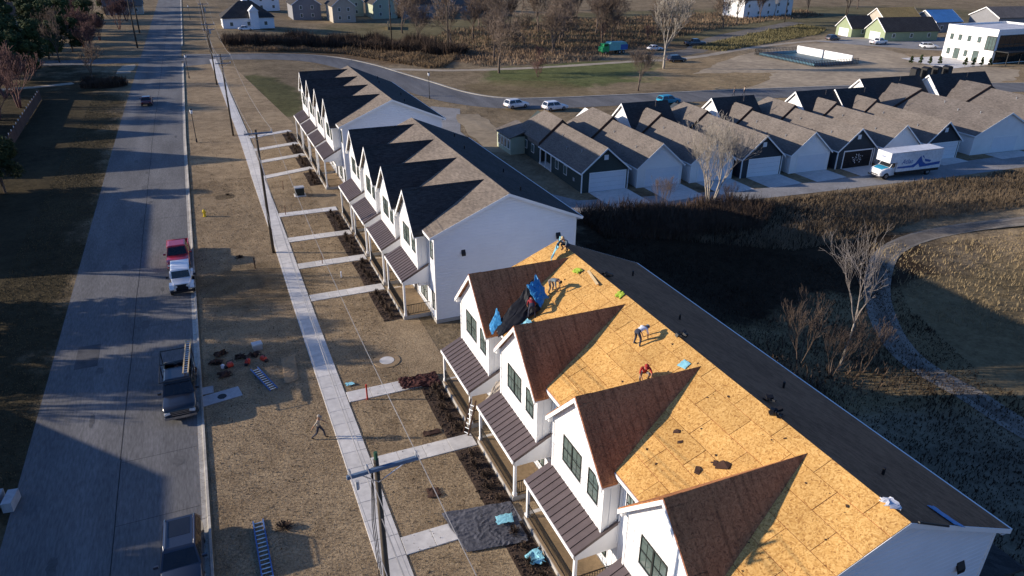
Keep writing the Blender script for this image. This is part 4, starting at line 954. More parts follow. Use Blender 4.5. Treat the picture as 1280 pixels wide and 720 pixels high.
# named single trees
t = bare_tree('bare_tree', 3, 8.8, M['palebark'], trunks=5, depth=6, spread=.48, up=.7, kids_=2, minr=.012, r=.11, trunkL=.38); t.location = (51.9, 63.6, 0)
tag(t, 'pale many stemmed bare tree in front of the cottages by the alley', 'tree')
t = bare_tree('bare_tree', 13, 10.5, M['palebark'], trunks=1, depth=6, spread=.62, up=.25, kids_=2, minr=.012, r=.15, lean=(.2, .05), trunkL=.5, twig=mat('grey dead twigs', (.30, .26, .23), .95)); t.location = (39.2, 31.4, 0); t.scale = (.6, .6, .84)
tag(t, 'tall leaning dead tree with pale limbs beside the gravel track', 'tree')
for k, (x, y, s, lb) in enumerate([(37.2, 33.2, 1, 'bare sapling clump just left of the leaning dead tree'), (40.6, 30.6, .85, 'low bare sapling just right of the leaning dead tree'), (37.9, 30.9, .8, 'bare sapling at the foot of the leaning dead tree'), (45.5, 64, .8, 'twiggy shrub tree left of the pale bare tree'), (53.8, 62.6, .55, 'twiggy low shrub tree at the foot of the pale bare tree')]):
    if k == 0: sap = t = bare_tree('bare_sapling', 21, 5.2, M['bark'], trunks=4, depth=5, spread=.42, up=.9, kids_=2, minr=.010, r=.045)
    else: t = copy_tree(sap)
    t.location = (x, y, 0); t.rotation_euler = (0, 0, k*1.3); t.scale = (s,)*3; tag(t, lb, 'tree')
B1 = bare_tree('bare_tree', 31, 9.5, M['bark'], depth=7, spread=.62, up=.35, kids_=2, minr=.028, r=.24, trunkL=.22, twig=mat('twig bark', (.18, .135, .105), .95))
B2 = bare_tree('bare_tree', 37, 12.5, M['bark'], depth=7, spread=.5, up=.6, kids_=2, minr=.032, trunkL=.26, twig=M['bark'])
B3 = bare_tree('bare_tree', 41, 5, M['rustbark'], trunks=3, depth=5, spread=.6, up=.4, kids_=2, minr=.016, trunkL=.2, twig=M['rustbark'])
B4 = bare_tree('bare_tree', 47, 14, M['palebark'], depth=7, spread=.5, up=.6, kids_=2, minr=.03, trunkL=.3, twig=M['palebark'])
g1 = 'bare winter trees beyond the park path'
place(B1, [(63.2, 156.5, 1.28, 0), (81.9, 127.3, 0.84, 1), (88, 180, 1.15, 2), (75, 186, 1.22, 2.6), (98, 196, 1.22, .4), (112, 190, 1.08, 5), (66, 199, 1.22, 4), (84, 207, 1.35, 3.3), (120, 214, 1.22, 1.1), (104, 224, 1.35, 2.2), (137, 205, 0.94, .9), (150, 222, 1.08, 1.9), (170, 214, 1.08, 3.9), (95, 250, 1.35, .2), (126, 244, 1.22, 1.6), (150, 262, 1.35, 2.9), (111, 275, 1.35, 4.6), (70, 177, 1.08, 1.3), (93, 189, 1.15, .3), (104, 206, 1.22, 2.3), (86, 194, 1.01, 4.2), (78, 214, 1.22, 5.2), (114, 222, 1.22, 3.1), (133, 222, 1.22, 2.1), (58, 205, 1.08, 1.1), (62, 236, 1.22, 0), (124, 258, 1.35, 1), (88, 236, 1.35, 2), (140, 275, 1.35, 3), (178, 262, 1.35, 4), (72, 254, 1.35, 5)],
      'tree', g1, ['round crowned bare tree at the left end of the park path', 'small bare tree standing alone on the green near the side road', 'bare tree behind the green and teal truck', 'bare tree in the thicket left of the green and teal truck']+['brown bare tree in the wooded belt'])
place(B2, [(107.5, 188, 1, 0), (92, 218, .9, 1), (74, 226, 1, 2), (122, 232, 1, 3), (140, 240, 1, 4), (182, 222, 1, 5), (196, 226, .9, .5), (228, 236, 1, 1.5), (245, 232, 1, 2.5), (160, 290, 1, 3), (132, 300, 1, 4), (100, 300, 1, 5), (255, 280, 1, 0), (280, 260, 1, 1)], 'tree', 'tall bare trees far beyond the field', ['tall dark bare tree in the far woods'])
place(B3, [(69.5, 149, .75, 0), (72.5, 154, .8, 1), (117, 205, 1, 2), (80, 172, .8, 3), (128, 196, 1, 4)], 'tree', 'low shrubby bare trees by the park path', ['low shrubby bare tree on the green beside the park path', 'shrubby bare tree just behind the low one on the green', 'low reddish bare tree in the wooded belt'])
place(B4, [(102.6, 149.2, 1.08, 0), (215, 240, .9, 1)], 'tree', None, ['tall pale bare tree beside the black car at the park path', 'pale bare tree in front of the large white house'])
# west side
E1 = evergreen('evergreen_tree', 3, 11, 4.2, M['evergreen'], n=9000)
place(E1, [(-37, 178, 1, 0), (-45, 190, 1.05, 2), (-34, 199, .95, 1), (-52, 178, 1.1, 4), (-42, 213, 1, 3), (-29, 224, .8, 5), (-50, 236, 1.1, .5), (-38, 243, 1, 1.5), (-62, 204, 1.1, 2.5), (-60, 250, 1.2, 3.2), (-28, 262, 1, .3), (-45, 280, 1.2, 2.1), (-66, 160, 1.1, 1.2), (-75, 225, 1.2, 4), (-27, 66, 1.0, 1), (-32, 61.5, 1.15, 2), (-48, 104, 1.1, 3), (-24, 30, .55, 1), (-23.5, 99, .62, 2), (-27.5, 38.5, .7, 4), (-40, 196, 1.1, 1), (-36, 188, .9, 3), (-47, 204, 1.2, 2), (-33, 213, .9, 5), (-56, 220, 1.2, 1), (-44, 226, 1.1, 4), (-35, 254, 1.1, 2), (-52, 264, 1.2, 3), (-40, 300, 1.3, 1), (-60, 320, 1.3, 2), (-28, 340, 1.2, 3), (-70, 290, 1.3, 5), (-42, 168, .9, 0)],
      'tree', 'dense evergreen trees west of the street', ['dense evergreen tree nearest the reddish bare tree at the left edge']+['dense evergreen west of the street'], near=True)
E2 = evergreen('evergreen_tree', 9, 7.5, 2.8, M['evergreen_l'], n=6000, leaf=.22)
place(E2, [(-32.5, 187, .9, 0), (-40, 170, .8, 1)], 'tree', None, ['yellow green leafy tree in front of the dark grove', 'smaller yellow green tree at the left edge of the grove'])
P1 = bare_tree('bare_tree', 53, 8, M['rustbark'], trunks=3, depth=6, spread=.55, up=.45, kids_=2, minr=.03, trunkL=.24, twig=M['rustbark'])
place(P1, [(-30, 152, 1.25, 0), (-31.5, 142, 1.0, 2), (-34, 163, 1.1, 1), (-24.5, 247, .9, 3), (-20, 300, 1, 1), (-21, 275, 1, 5), (-27, 232, 1.2, 2), (-24, 214, .9, 4), (-31, 270, 1.3, 1), (-26, 320, 1.3, 3), (-36, 305, 1.4, 4), (-22, 360, 1.4, 2), (-45, 340, 1.5, 5)], 'tree', None, ['reddish twiggy bare tree behind the wooden fence at the left edge', 'reddish bare tree nearest the left picture edge', 'reddish bare tree between the fence and the dark grove', 'pinkish bare tree beside the utility pole west of the street', 'bare tree far along the west side of the street', 'bare tree behind the far west utility pole', 'reddish bare tree in the top left grove'])
S1 = bare_tree('bare_tree', 61, 12, M['bark'], depth=6, spread=.6, up=.4, kids_=2, minr=.035, trunkL=.25, r=.26)
place(S1, [(-27, 76, 1.0, 0), (-29, 70, .95, 1.5), (-33, 56, .85, 3), (-20, 172, .75, 2), (-33, 141, .8, 4), (-30, 206, .8, 4.4), (-33, 219, .9, .7), (-34, 232, .9, 2.7), (-26, 235, .8, 3.7), (-40, 125, .9, 5), (-50, 150, 1, 1)], 'tree', 'bare broad trees in the gardens west of the street', ['broad bare tree west of the street'], near=True)

def brush(name, poly, n, h, m, label, cat, seed, wdt=.035, flat=False):
    """many leaning twigs over an area; one mass"""
    rng = np.random.RandomState(seed); P_ = np.array(poly, float); lo, hi = P_.min(0), P_.max(0); pts = []
    while len(pts) < n:
        c = lo+(hi-lo)*rng.rand(4000, 2); ins = np.zeros(len(c), bool); j = len(P_)-1
        for i in range(len(P_)):
            xi, yi = P_[i]; xj, yj = P_[j]
            cond = ((yi > c[:, 1]) != (yj > c[:, 1])) & (c[:, 0] < (xj-xi)*(c[:, 1]-yi)/(yj-yi+1e-12)+xi); ins ^= cond; j = i
        pts += c[ins].tolist()
    c = np.array(pts[:n]); 
    dens = np.array([noise.noise(Vector((x*.22, y*.22, seed))) for x, y in c]); hh = h*(.55+.9*np.clip(dens+.4, 0, 1.2))*(.5+.8*rng.rand(n))
    if flat: hh = h*(.6+.8*rng.rand(n))
    a = rng.rand(n)*6.28; ln = rng.rand(n)*.55*hh; b = np.c_[c, np.zeros(n)]
    t = b+np.c_[np.cos(a)*ln, np.sin(a)*ln, hh]; a2 = rng.rand(n)*6.28; s = np.c_[np.cos(a2), np.sin(a2), np.zeros(n)]*(wdt*(.6+.8*rng.rand(n)))[:, None]
    mid = (b+t)/2+np.c_[rng.normal(size=(n, 2))*.1*hh[:, None], np.zeros(n)]
    tw = mid+np.c_[np.cos(a2+1)*hh*.3, np.sin(a2+1)*hh*.3, hh*.25]
    V = np.stack([b-s, b+s, mid+s*.8, mid-s*.8, t, tw], 1).reshape(-1, 3); I = np.arange(n)[:, None]*6
    F1 = (I+np.array([0, 1, 2, 3])).tolist(); F2 = (I+np.array([3, 2, 4])).tolist(); F3 = (I+np.array([3, 2, 5])).tolist()
    me = bpy.data.meshes.new(name); me.from_pydata(V.tolist(), [], F1+F2+F3); me.materials.append(m)
    o = bpy.data.objects.new(name, me); COL.objects.link(o); tag(o, label, cat, kind='stuff'); return o
brush('brush', [(36, 66), (47, 64.6), (58, 63), (70, 62.4), (88, 61), (103, 60), (125, 58), (125, 51), (100, 50), (84, 50.5), (72, 51.5), (62, 49.5), (52, 50), (46, 54), (38, 60)], 26000, .62, mat('bank brush', (.21, .155, .10), 1, .5, .6), 'tangled dry tan brush on the bank between alley and gravel track', 'brush', 3)
brush('brush', [(36, 66.5), (47, 64.9), (55, 63.9), (58, 60), (52, 55), (42, 57), (36, 60)], 9000, 1.7, M['brushdark'], 'dark leafless thicket at the near end of the alley bank', 'thicket', 5)
brush('brush', [(33, 36), (37, 38), (43, 32), (42, 28), (37, 27.5), (34, 31)], 500, .8, M['brushdark'], 'dark twiggy undergrowth round the leaning dead tree', 'undergrowth', 6)
brush('hedge', [(8, 221), (22, 216), (40, 205), (52, 191), (63, 184), (68, 190), (60, 200), (46, 214), (28, 226), (8, 230)], 26000, 2.8, M['brushdark'], 'dark leafless hedge belt between the side road and the far houses', 'hedge', 7, wdt=.06)
brush('brush', [(8, 211), (14, 209.5), (26, 205), (36, 197), (44, 180), (50, 168), (54, 168), (62, 182), (50, 192), (38, 204), (22, 214), (8, 219)], 15000, .9, M['brush'], 'dry tan weeds on the bank behind the side road kerb', 'weeds', 8, wdt=.05)
brush('brush', [(62, 166), (80, 164), (96, 166), (104, 175), (118, 182), (140, 198), (170, 215), (205, 230), (240, 238), (250, 262), (180, 262), (120, 252), (80, 240), (62, 215), (58, 190)], 24000, .85, mat('russet brush', (.26, .18, .115), 1, .15, .55), 'russet scrub covering the wooded belt beyond the park path', 'scrub', 9, wdt=.09)
brush('brush', [(130, 176), (150, 188), (170, 198), (205, 215), (203, 200), (190, 190), (170, 182), (150, 174), (135, 168)], 14000, .7, mat('olive weeds', (.22, .19, .09), 1, .3, .4), 'olive and tan weeds on the slope left of the green houses', 'weeds', 10, wdt=.07)
brush('hedge', [(-22, 168), (-16, 166.5), (-13.6, 168.5), (-15, 171.5), (-22, 173)], 2200, 1.6, M['brushdark'], 'dark rounded hedge at the corner of the side street', 'hedge', 11, wdt=.08)
brush('brush', [(60, 49), (66, 46), (100, 43), (125, 40), (125, 20), (80, 18), (58, 26), (52, 34)], 16000, .35, mat('field stubble', (.30, .23, .13), 1, .4, .4), 'tan tufts of dry grass on the field inside the track', 'grass', 12, wdt=.03)
brush('grass', [(KX+.1, 12), (4.15, 12), (4.15, 95), (KX+.1, 95)], 70000, .055, M['grassblade'], 'short straw coloured lawn between kerb and sidewalk', 'grass', 13, wdt=.014, flat=True)
brush('grass', [(5.75, 12), (10.5, 12), (10.5, 92), (5.75, 92)], 38000, .055, M['grassblade'], 'short straw coloured front lawns of the townhouses', 'grass', 14, wdt=.014, flat=True)
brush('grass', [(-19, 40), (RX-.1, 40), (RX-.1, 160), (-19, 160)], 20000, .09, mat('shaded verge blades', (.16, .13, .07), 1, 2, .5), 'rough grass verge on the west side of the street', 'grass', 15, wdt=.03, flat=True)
brush('scrub', [(30, 14), (30, 40), (31, 58), (36, 60), (44, 57), (50, 50), (58, 44), (52, 36), (48, 26), (50, 12)], 30000, .22, mat('scrub darkened for shade', (.05, .034, .022), 1, .6, .5), 'low dark scrub darkened for shade in the shaded hollow behind the townhouses', 'scrub', 16, wdt=.03)  # scrub colour darkened to deepen the shade of the hollow
brush('weeds', [(KX+.3, 14), (4.0, 14), (4.0, 120), (KX+.3, 120)], 2600, .10, mat('dull weed tufts', (.19, .145, .08), 1, 3, .5), 'scattered darker tufts across the lawn by the kerb', 'weeds', 17, wdt=.03, flat=True)
brush('weeds', [(5.8, 14), (10.4, 14), (10.4, 110), (5.8, 110)], 1800, .10, mat('dull weed tufts', (.19, .145, .08)), 'scattered darker tufts across the front lawns', 'weeds', 18, wdt=.03, flat=True)
# clumps of dead weeds on the lawn
for k, (x, y, s, lb) in enumerate([(.3, 30.7, 1.0, 'clump of dead brown weeds beside the ladder near the dark car'), (.8, 68.5, .8, 'dark brown weed clump on the lawn near the white jeep'), (.9, 88.5, .6, 'small dark weed clump on the lawn by the yellow hydrant')]):
    o = sp.copy(); o.data = sp.data; COL.objects.link(o); o.name = 'weed_clump'; del o['group']
    o.location = (x, y, .0); o.scale = (1.7*s, 1.3*s, .7*s); tag(o, lb, 'weeds')
# row of small conifers before the modern building
cone = evergreen('small_conifer', 77, 2.3, .6, M['evergreen'], n=700, conical=1.0, leaf=.16)
place(cone, [(166+i*2.0, 133.8-1.1*i, 1, i) for i in range(4)]+[(176+i*2.0, 126.5-.7*i, 1, i) for i in range(4)], 'conifer', 'small dark conifers planted before the modern white building',
      ['small dark conifer before the modern building, %s from the left' % q for q in ('first', 'second', 'third', 'fourth', 'fifth', 'sixth', 'seventh', 'eighth')])

# ================================================================== FENCE (west)
def fence(x0, y0, x1, y1, label):
    root = empty('wood_fence', (x0, y0, 0)); tag(root, label, 'fence'); d = Vector((x1-x0, y1-y0, 0)); n_ = int(d.length/2.4); d.normalize(); nn = Vector((-d.y, d.x, 0))
    ang = math.atan2(d.y, d.x)
    pm = MB(); pm.box(0, .14, -.05, -.02, .05, 1.75); pc = MB(); pc.box(-.05, .05, .0, .1, 0, 1.95); rl = MB(); rl.box(0, 2.4, -.018, .03, .4, .5); rl.box(0, 2.4, -.018, .03, 1.4, 1.5)
    a = pm.build('picket', M['fence'], root); b = pc.build('fence_post', M['trim'], root); c = rl.build('fence_rail', M['fence'], root)
    near = 15; 
    for i in range(n_):
        p = d*2.4*i
        if i: inst(b, root, p, (0, 0, ang)); inst(c, root, p, (0, 0, ang))
        else: b.rotation_euler = c.rotation_euler = (0, 0, ang)
        for j in range(16):
            if i == 0 and j == 0: a.rotation_euler = (0, 0, ang); continue
            if i < 12: inst(a, root, p+d*.15*j, (0, 0, ang))
    mb = MB()
    for i in range(12, n_):
        for j in range(16): q = d*(2.4*i+.15*j); mb.obox(q+Vector((0, 0, .9)), (.14, .03, 1.7), (0, 0, ang))
    tag(mb.build('picket_run', M['fence'], root), kind='stuff')
fence(-26.0, 106, -27.6, 160, 'long red brown wooden garden fence west of the street')
# ================================================================== UTILITY POLES AND WIRES
def pole(x, y, h, label, arms=((-.35, 2.5),), rot=.0, drum=False, name='utility_pole', r=.15):
    root = empty(name, (x, y, 0), rot); tag(root, label, 'utility pole')
    mb = MB(); mb.tube([(0, 0, -.1), (0, 0, h*.5), (0, 0, h)], [r, r*.85, r*.62], 9); mb.build('pole', M['pole'], root, smooth=True)
    for z, L_ in arms:
        a = MB(); a.obox((.2, -.16, h+z), (L_, .11, .13)); ar = a.build('crossarm', M['crossarm'], root)
        for k in (-.92, -.45, .92):
            i = MB(); i.tube([(.2+k*L_/2, -.16, h+z+.06), (.2+k*L_/2, -.16, h+z+.13), (.2+k*L_/2, -.16, h+z+.14), (.2+k*L_/2, -.16, h+z+.3)], [.02, .02, .06, .045], 7); i.build('insulator', M['insul'], ar)
        for k in (-1, 1): b = MB(); b.tube([(.2+k*L_*.3, -.17, h+z-.07), (0, -.13, h+z-.6)], .02, 4); b.build('brace', M['alum'], root)
    if drum: mb = MB(); mb.tube([(.36, .05, h-2.1), (.36, .05, h-1.2)], .2, 10); mb.tube([(0, 0, h-1.9), (.36, .05, h-1.9)], .04, 5); mb.build('transformer', M['greybox'], root)
    return root
pole(3.45, 19.75, 11.9, 'utility pole with blue grey crossarm rising over the near sidewalk', arms=((-.3, 2.55),), rot=R(3))
mb = MB(); mb.tube([(0, 0, 11.9), (0, 0, 12.2)], .07, 7); mb.build('pole_cap', mat('green cap', (.03, .09, .05)), bpy.data.objects['utility_pole'])
for o_, xo in ((bpy.data.objects['utility_pole'], 0),):
    i = MB(); i.tube([(-.75, -.16, 11.0), (-.75, -.16, 11.35)], .07, 8); i.build('fuse_cutout', M['insul'], o_)
    for k in range(3): i = MB(); i.tube([(-.12-.02*k, .1, 11.5), (-.18-.06*k, .2, 9), (-.14-.05*k, .14, 5.5), (-.16-.03*k, .1, 1)], .018, 4); i.build('riser_cable', M['black'], o_)
pole(3.95, 68.6, 12.1, 'utility pole over the sidewalk beside the middle townhouses', arms=((-.3, 2.5),))
pole(3.45, 118, 12.1, 'pair topped utility pole beyond the middle lawn', arms=((-.3, 2.5), (-1.3, 2.2)))
pole(3.2, 163, 12.1, 'utility pole by the side road corner', arms=((-.3, 2.5), (-1.3, 2.2)), drum=True)
pole(3.9, 212, 12.1, 'utility pole beyond the side road', arms=((-.3, 2.5),), drum=True)
pole(4.2, 262, 12.1, 'far utility pole near the hip roofed house', arms=((-.3, 2.5),))
pole(-13.92, 226.7, 15, 'dark leaning utility pole on the west kerb', arms=(), r=.22); pole(-14.6, 262, 14, 'dark utility pole farther on along the west kerb', arms=(), r=.22)
pole(61, 186.5, 12, 'dark pole rising from the hedge belt right of the far houses', arms=(), r=.2); pole(53, 214, 12, 'dark pole rising from the hedge belt below the cream house', arms=(), r=.2)
pole(206, 224, 12, 'pale pole beside the large white house', arms=(), r=.2); pole(238, 226, 12, 'pale pole right of the large white house', arms=(), r=.2)
PP = [(3.45, 19.75, 11.9), (3.95, 68.6, 12.1), (3.45, 118, 12.1), (3.2, 163, 12.1), (3.9, 212, 12.1), (4.2, 262, 12.1)]
wr = empty('overhead_wires', (0, 0, 0)); tag(wr, 'thin grey overhead wires running from pole to pole above the sidewalk', 'wires')
PP0 = [(5.2, -28, 11.9)]+PP
for lane, (dx, z) in enumerate(((-.98, -.0), (-.38, 0.0), (1.37, .0), (.0, -2.6), (.1, -3.2))):
    for a, b in zip(PP0, PP0[1:]):
        pts = []
        for i in range(11):
            t_ = i/10; s_ = 1.1*4*t_*(1-t_); pts.append((a[0]+dx+(b[0]-a[0])*t_, a[1]-.16+(b[1]-a[1])*t_, a[2]+z+(b[2]-a[2])*t_-s_))
        m_ = MB(); m_.tube(pts, .015 if lane < 3 else .022, 4); m_.build('wire', M['wire'], wr)
def street_lamp(x, y, label):
    root = empty('street_lamp', (x, y, 0)); tag(root, label, 'street lamp', 'black post top street lamps')
    mb = MB(); mb.tube([(0, 0, 0), (0, 0, .5), (0, 0, .55), (0, 0, 4.2)], [.14, .11, .06, .05], 8); mb.build('post', M['black'], root)
    mb = MB(); mb.tube([(0, 0, 4.2), (0, 0, 4.3), (0, 0, 4.75), (0, 0, 4.8)], [.07, .16, .2, .1], 8); mb.build('lantern', mat('frosted lantern', (.75, .77, .8), .4), root, smooth=True)
    mb = MB(); mb.tube([(0, 0, 4.8), (0, 0, 4.84), (0, 0, 5.0)], [.22, .2, .03], 8); mb.build('cap', M['black'], root)
street_lamp(-1.84, 115.8, 'street lamp nearest the camera on the lawn beside the street'); street_lamp(-1.9, 173, 'second street lamp along the street before the side road'); street_lamp(.6, 300, 'farthest street lamp along the street'); street_lamp(40.0, 134.5, 'street lamp behind the farthest townhouse row by the side road')

# ================================================================== VEHICLES (front towards -y)
def rsec(y, hw, z0, z1, r=.12, tuck=.0):
    """rounded section across the car at y; tuck narrows the top"""
    t = hw-tuck; r = min(r, (z1-z0)*.45)
    return [(-hw+.06, y, z0), (-hw, y, z0+.1), (-hw, y, (z0+z1)/2), (-t, y, z1-r), (-t+r*.35, y, z1-r*.3), (-t+r, y, z1), (0, y, z1+.012), (t-r, y, z1), (t-r*.35, y, z1-r*.3), (t, y, z1-r), (hw, y, (z0+z1)/2), (hw, y, z0+.1), (hw-.06, y, z0)]
def wheel(root, x, y, r, w_=.24):
    mb = MB(); sg = 1 if x > 0 else -1; pts = [(x-sg*w_, y, r), (x-sg*(w_-.04), y, r), (x-sg*.04, y, r), (x, y, r)]
    mb.tube(pts, [r*.86, r, r, r*.88], 18); t = mb.build('tyre', M['rubber'], None)
    wh = bpy.data.objects.new('wheel', None); COL.objects.link(wh); wh.parent = root; t.parent = wh
    mb = MB(); mb.tube([(x-sg*.02, y, r), (x+sg*.012, y, r)], [r*.6, r*.55], 14)
    for k in range(5):
        a = k*1.2566; mb.tube([(x+sg*.02, y, r), (x+sg*.02, y+math.cos(a)*r*.52, r+math.sin(a)*r*.52)], .035, 4)
    mb.build('rim', M['rim'], wh)
def car(name, label, cat, loc, rz, p_, L_=4.6, W_=1.85, H_=1.65, kind='suv', group=None, hood=None, roofmat=None, gc=.28):
    root = empty(name, loc, rz); tag(root, label, cat, group); P_ = M[p_]; hw = W_/2; f = -L_/2; b = L_/2
    belt = {'suv': 1.02, 'sedan': .95, 'pickup': 1.12, 'jeep': 1.12}[kind]; hz = {'suv': .98, 'sedan': .88, 'pickup': 1.1, 'jeep': 1.08}[kind]
    ws0, ws1, rw1, rw0 = {'suv': (1.25, 1.95, 4.1, 4.45), 'sedan': (1.35, 2.15, 3.45, 4.1), 'pickup': (1.55, 2.2, 3.75, 4.0), 'jeep': (1.45, 1.68, 4.0, 4.1)}[kind]
    k = L_/{'suv': 4.6, 'sedan': 4.7, 'pickup': 5.9, 'jeep': 4.2}[kind]; ws0, ws1, rw1, rw0 = [v*k+f for v in (ws0, ws1, rw1, rw0)]
    mb = MB()
    if kind == 'pickup':
        mb.loft([rsec(f, hw*.86, gc+.15, hz-.18), rsec(f+.08, hw*.93, gc, hz-.06), rsec(f+.45, hw, gc, hz), rsec(ws0, hw, gc, hz+.02, tuck=.04), rsec(rw0, hw, gc, belt+.02, tuck=.03), rsec(rw0+.04, hw, gc, belt+.02, tuck=.03)])
        bw = b-.02
        mb.box(-hw, -hw+.12, rw0+.02, bw, gc+.02, belt); mb.box(hw-.12, hw, rw0+.02, bw, gc+.02, belt); mb.box(-hw+.01, hw-.01, bw, b+.05, gc+.1, belt-.01); mb.box(-hw+.1, hw-.1, rw0, bw, gc+.1, .68)
    elif kind == 'jeep':
        mb.loft([rsec(f+.28, hw*.62, .5, hz, r=.05), rsec(f+.34, hw*.66, .5, hz+.02, r=.05), rsec(ws0, hw*.84, .5, hz+.08, r=.06), rsec(ws0+.05, hw*.84, .5, belt, r=.05), rsec(b-.1, hw*.84, .5, belt, r=.05)])
        for sx in (-1, 1):
            for yy in (f+.75, b-.85):
                mb.prism([(sx*hw*.64, yy-.5, .55), (sx*hw*.64, yy-.38, .92), (sx*hw*.64, yy+.38, .95), (sx*hw*.64, yy+.55, .6), (sx*hw*.64, yy+.5, .85), (sx*hw*.64, yy+.3, 1.0), (sx*hw*.64, yy-.36, 1.0), (sx*hw*.64, yy-.6, .7)], (sx*hw*.36, 0, 0))
    else:
        e = .1 if kind == 'suv' else .05
        mb.loft([rsec(f, hw*.80, gc+.12, hz-.3), rsec(f+.1, hw*.9, gc, hz-.16), rsec(f+.45, hw*.98, gc, hz-.05), rsec(ws0, hw, gc, hz+.02, tuck=.05), rsec(ws0+.3, hw, gc, belt, tuck=.04), rsec(rw0-.2, hw, gc, belt+.02, tuck=.05), rsec(b-.35, hw*.98, gc, belt-.02, tuck=.06), rsec(b-.06, hw*.9, gc+.08, belt-.1), rsec(b, hw*.84, gc+.18, belt-.25)])
    body = mb.build('body', P_, root, smooth=(kind != 'jeep'))
    # greenhouse
    bi, ti = (.05, .24) if kind != 'jeep' else (.16, .22)
    x0, x1 = hw-bi, hw-ti; zb, zt = belt-.03, H_
    B_ = [(-x0, ws0, zb), (x0, ws0, zb), (x0, rw0, zb), (-x0, rw0, zb)]; T_ = [(-x1, ws1, zt-.05), (x1, ws1, zt-.05), (x1, rw1, zt-.05), (-x1, rw1, zt-.05)]
    T2 = [(-x1+.1, ws1+.1, zt), (x1-.1, ws1+.1, zt), (x1-.1, rw1-.1, zt), (-x1+.1, rw1-.1, zt)]
    mb = MB(); mb._a(B_+T_+T2, [(0, 1, 5, 4), (1, 2, 6, 5), (2, 3, 7, 6), (3, 0, 4, 7), (4, 5, 9, 8), (5, 6, 10, 9), (6, 7, 11, 10), (7, 4, 8, 11), (8, 9, 10, 11)]); mb.build('cabin', M[roofmat] if roofmat else P_, root)
    def pane(a, b_, c, d, nm, u0=.05, u1=.95, v0=.08, v1=.9):
        a, b_, c, d = map(Vector, (a, b_, c, d)); n = (b_-a).cross(d-a).normalized()*.012
        q = lambda u, v: a.lerp(b_, u).lerp(d.lerp(c, u), v)+n
        m2 = MB(); m2.quad(q(u0, v0), q(u1, v0), q(u1, v1), q(u0, v1)); m2.build(nm, M['darkglass'], root, fix=False)
    pane(B_[0], B_[1], T_[1], T_[0], 'windscreen'); pane(B_[2], B_[3], T_[3], T_[2], 'rear_window')
    for s0, s1 in (((0.06, .48), (.52, .94)) if kind != 'jeep' else ((.05, .46), (.5, .95))):
        pane(B_[1], B_[2], T_[2], T_[1], 'side_window', s0, s1); pane(B_[3], B_[0], T_[0], T_[3], 'side_window', s0, s1)
    r = {'suv': .36, 'sedan': .33, 'pickup': .40, 'jeep': .41}[kind]
    for sx in (-1, 1):
        for yy in ((f+.9*k, b-.95*k) if kind != 'jeep' else (f+.75, b-.85)): wheel(root, sx*(hw+.012), yy, r)
        if kind == 'jeep': m2 = MB(); m2.tube([(sx*.45, f+.26, .88), (sx*.45, f+.22, .88)], .1, 10); m2.build('headlight', M['lampglass'], root)
        else:
            m2 = MB(); m2.obox((sx*hw*.72, f+.03, hz-.3), (.36, .14, .16), (0, 0, -sx*.25)); m2.build('headlight', M['lampglass'], root)
        m2 = MB(); m2.box(*sorted((sx*(hw*.80), sx*(hw*.55))), b-(.12 if kind != 'pickup' else -.045), b+(.008 if kind != 'pickup' else .07), .62 if kind != 'pickup' else .75, .74 if kind != 'pickup' else .98); m2.build('tail_light', M['redglass'], root)
        m2 = MB(); m2.obox((sx*(hw+.12), ws0+.35, belt+.08), (.22, .1, .15)); m2.build('mirror', P_ if kind != 'jeep' else M['black'], root)
        for yy in ((ws1+rw1)/2,) if kind != 'jeep' else ():
            m2 = MB(); m2.box(*sorted((sx*(hw-.004), sx*(hw+.004))), yy-.01, yy+.01, gc+.15, belt-.12); m2.build('door_seam', M['black'], root)
    m2 = MB(); m2.box(-hw*.5, hw*.5, f-.02 if kind != 'jeep' else f+.25, f+.08 if kind != 'jeep' else f+.3, .5, hz-.25 if kind != 'jeep' else 1.02); g = m2.build('grille', M['black'], root)
    if kind in ('pickup',):
        for z in (.62, .74, .84): m2 = MB(); m2.box(-hw*.5, hw*.5, f-.035, f-.021, z, z+.04); m2.build('grille_bar', M['chrome'], g)
    m2 = MB(); m2.box(-hw*.92, hw*.92, f-.1 if kind != 'jeep' else f, f+.12, .38, .56); m2.build('bumper', M['black'] if kind == 'jeep' else (M['chrome'] if kind == 'pickup' else P_), root)
    m2 = MB(); m2.box(-hw*.9, hw*.9, b-.05, b+.1, .4, .58); m2.build('bumper', M['black'], root)
    return root
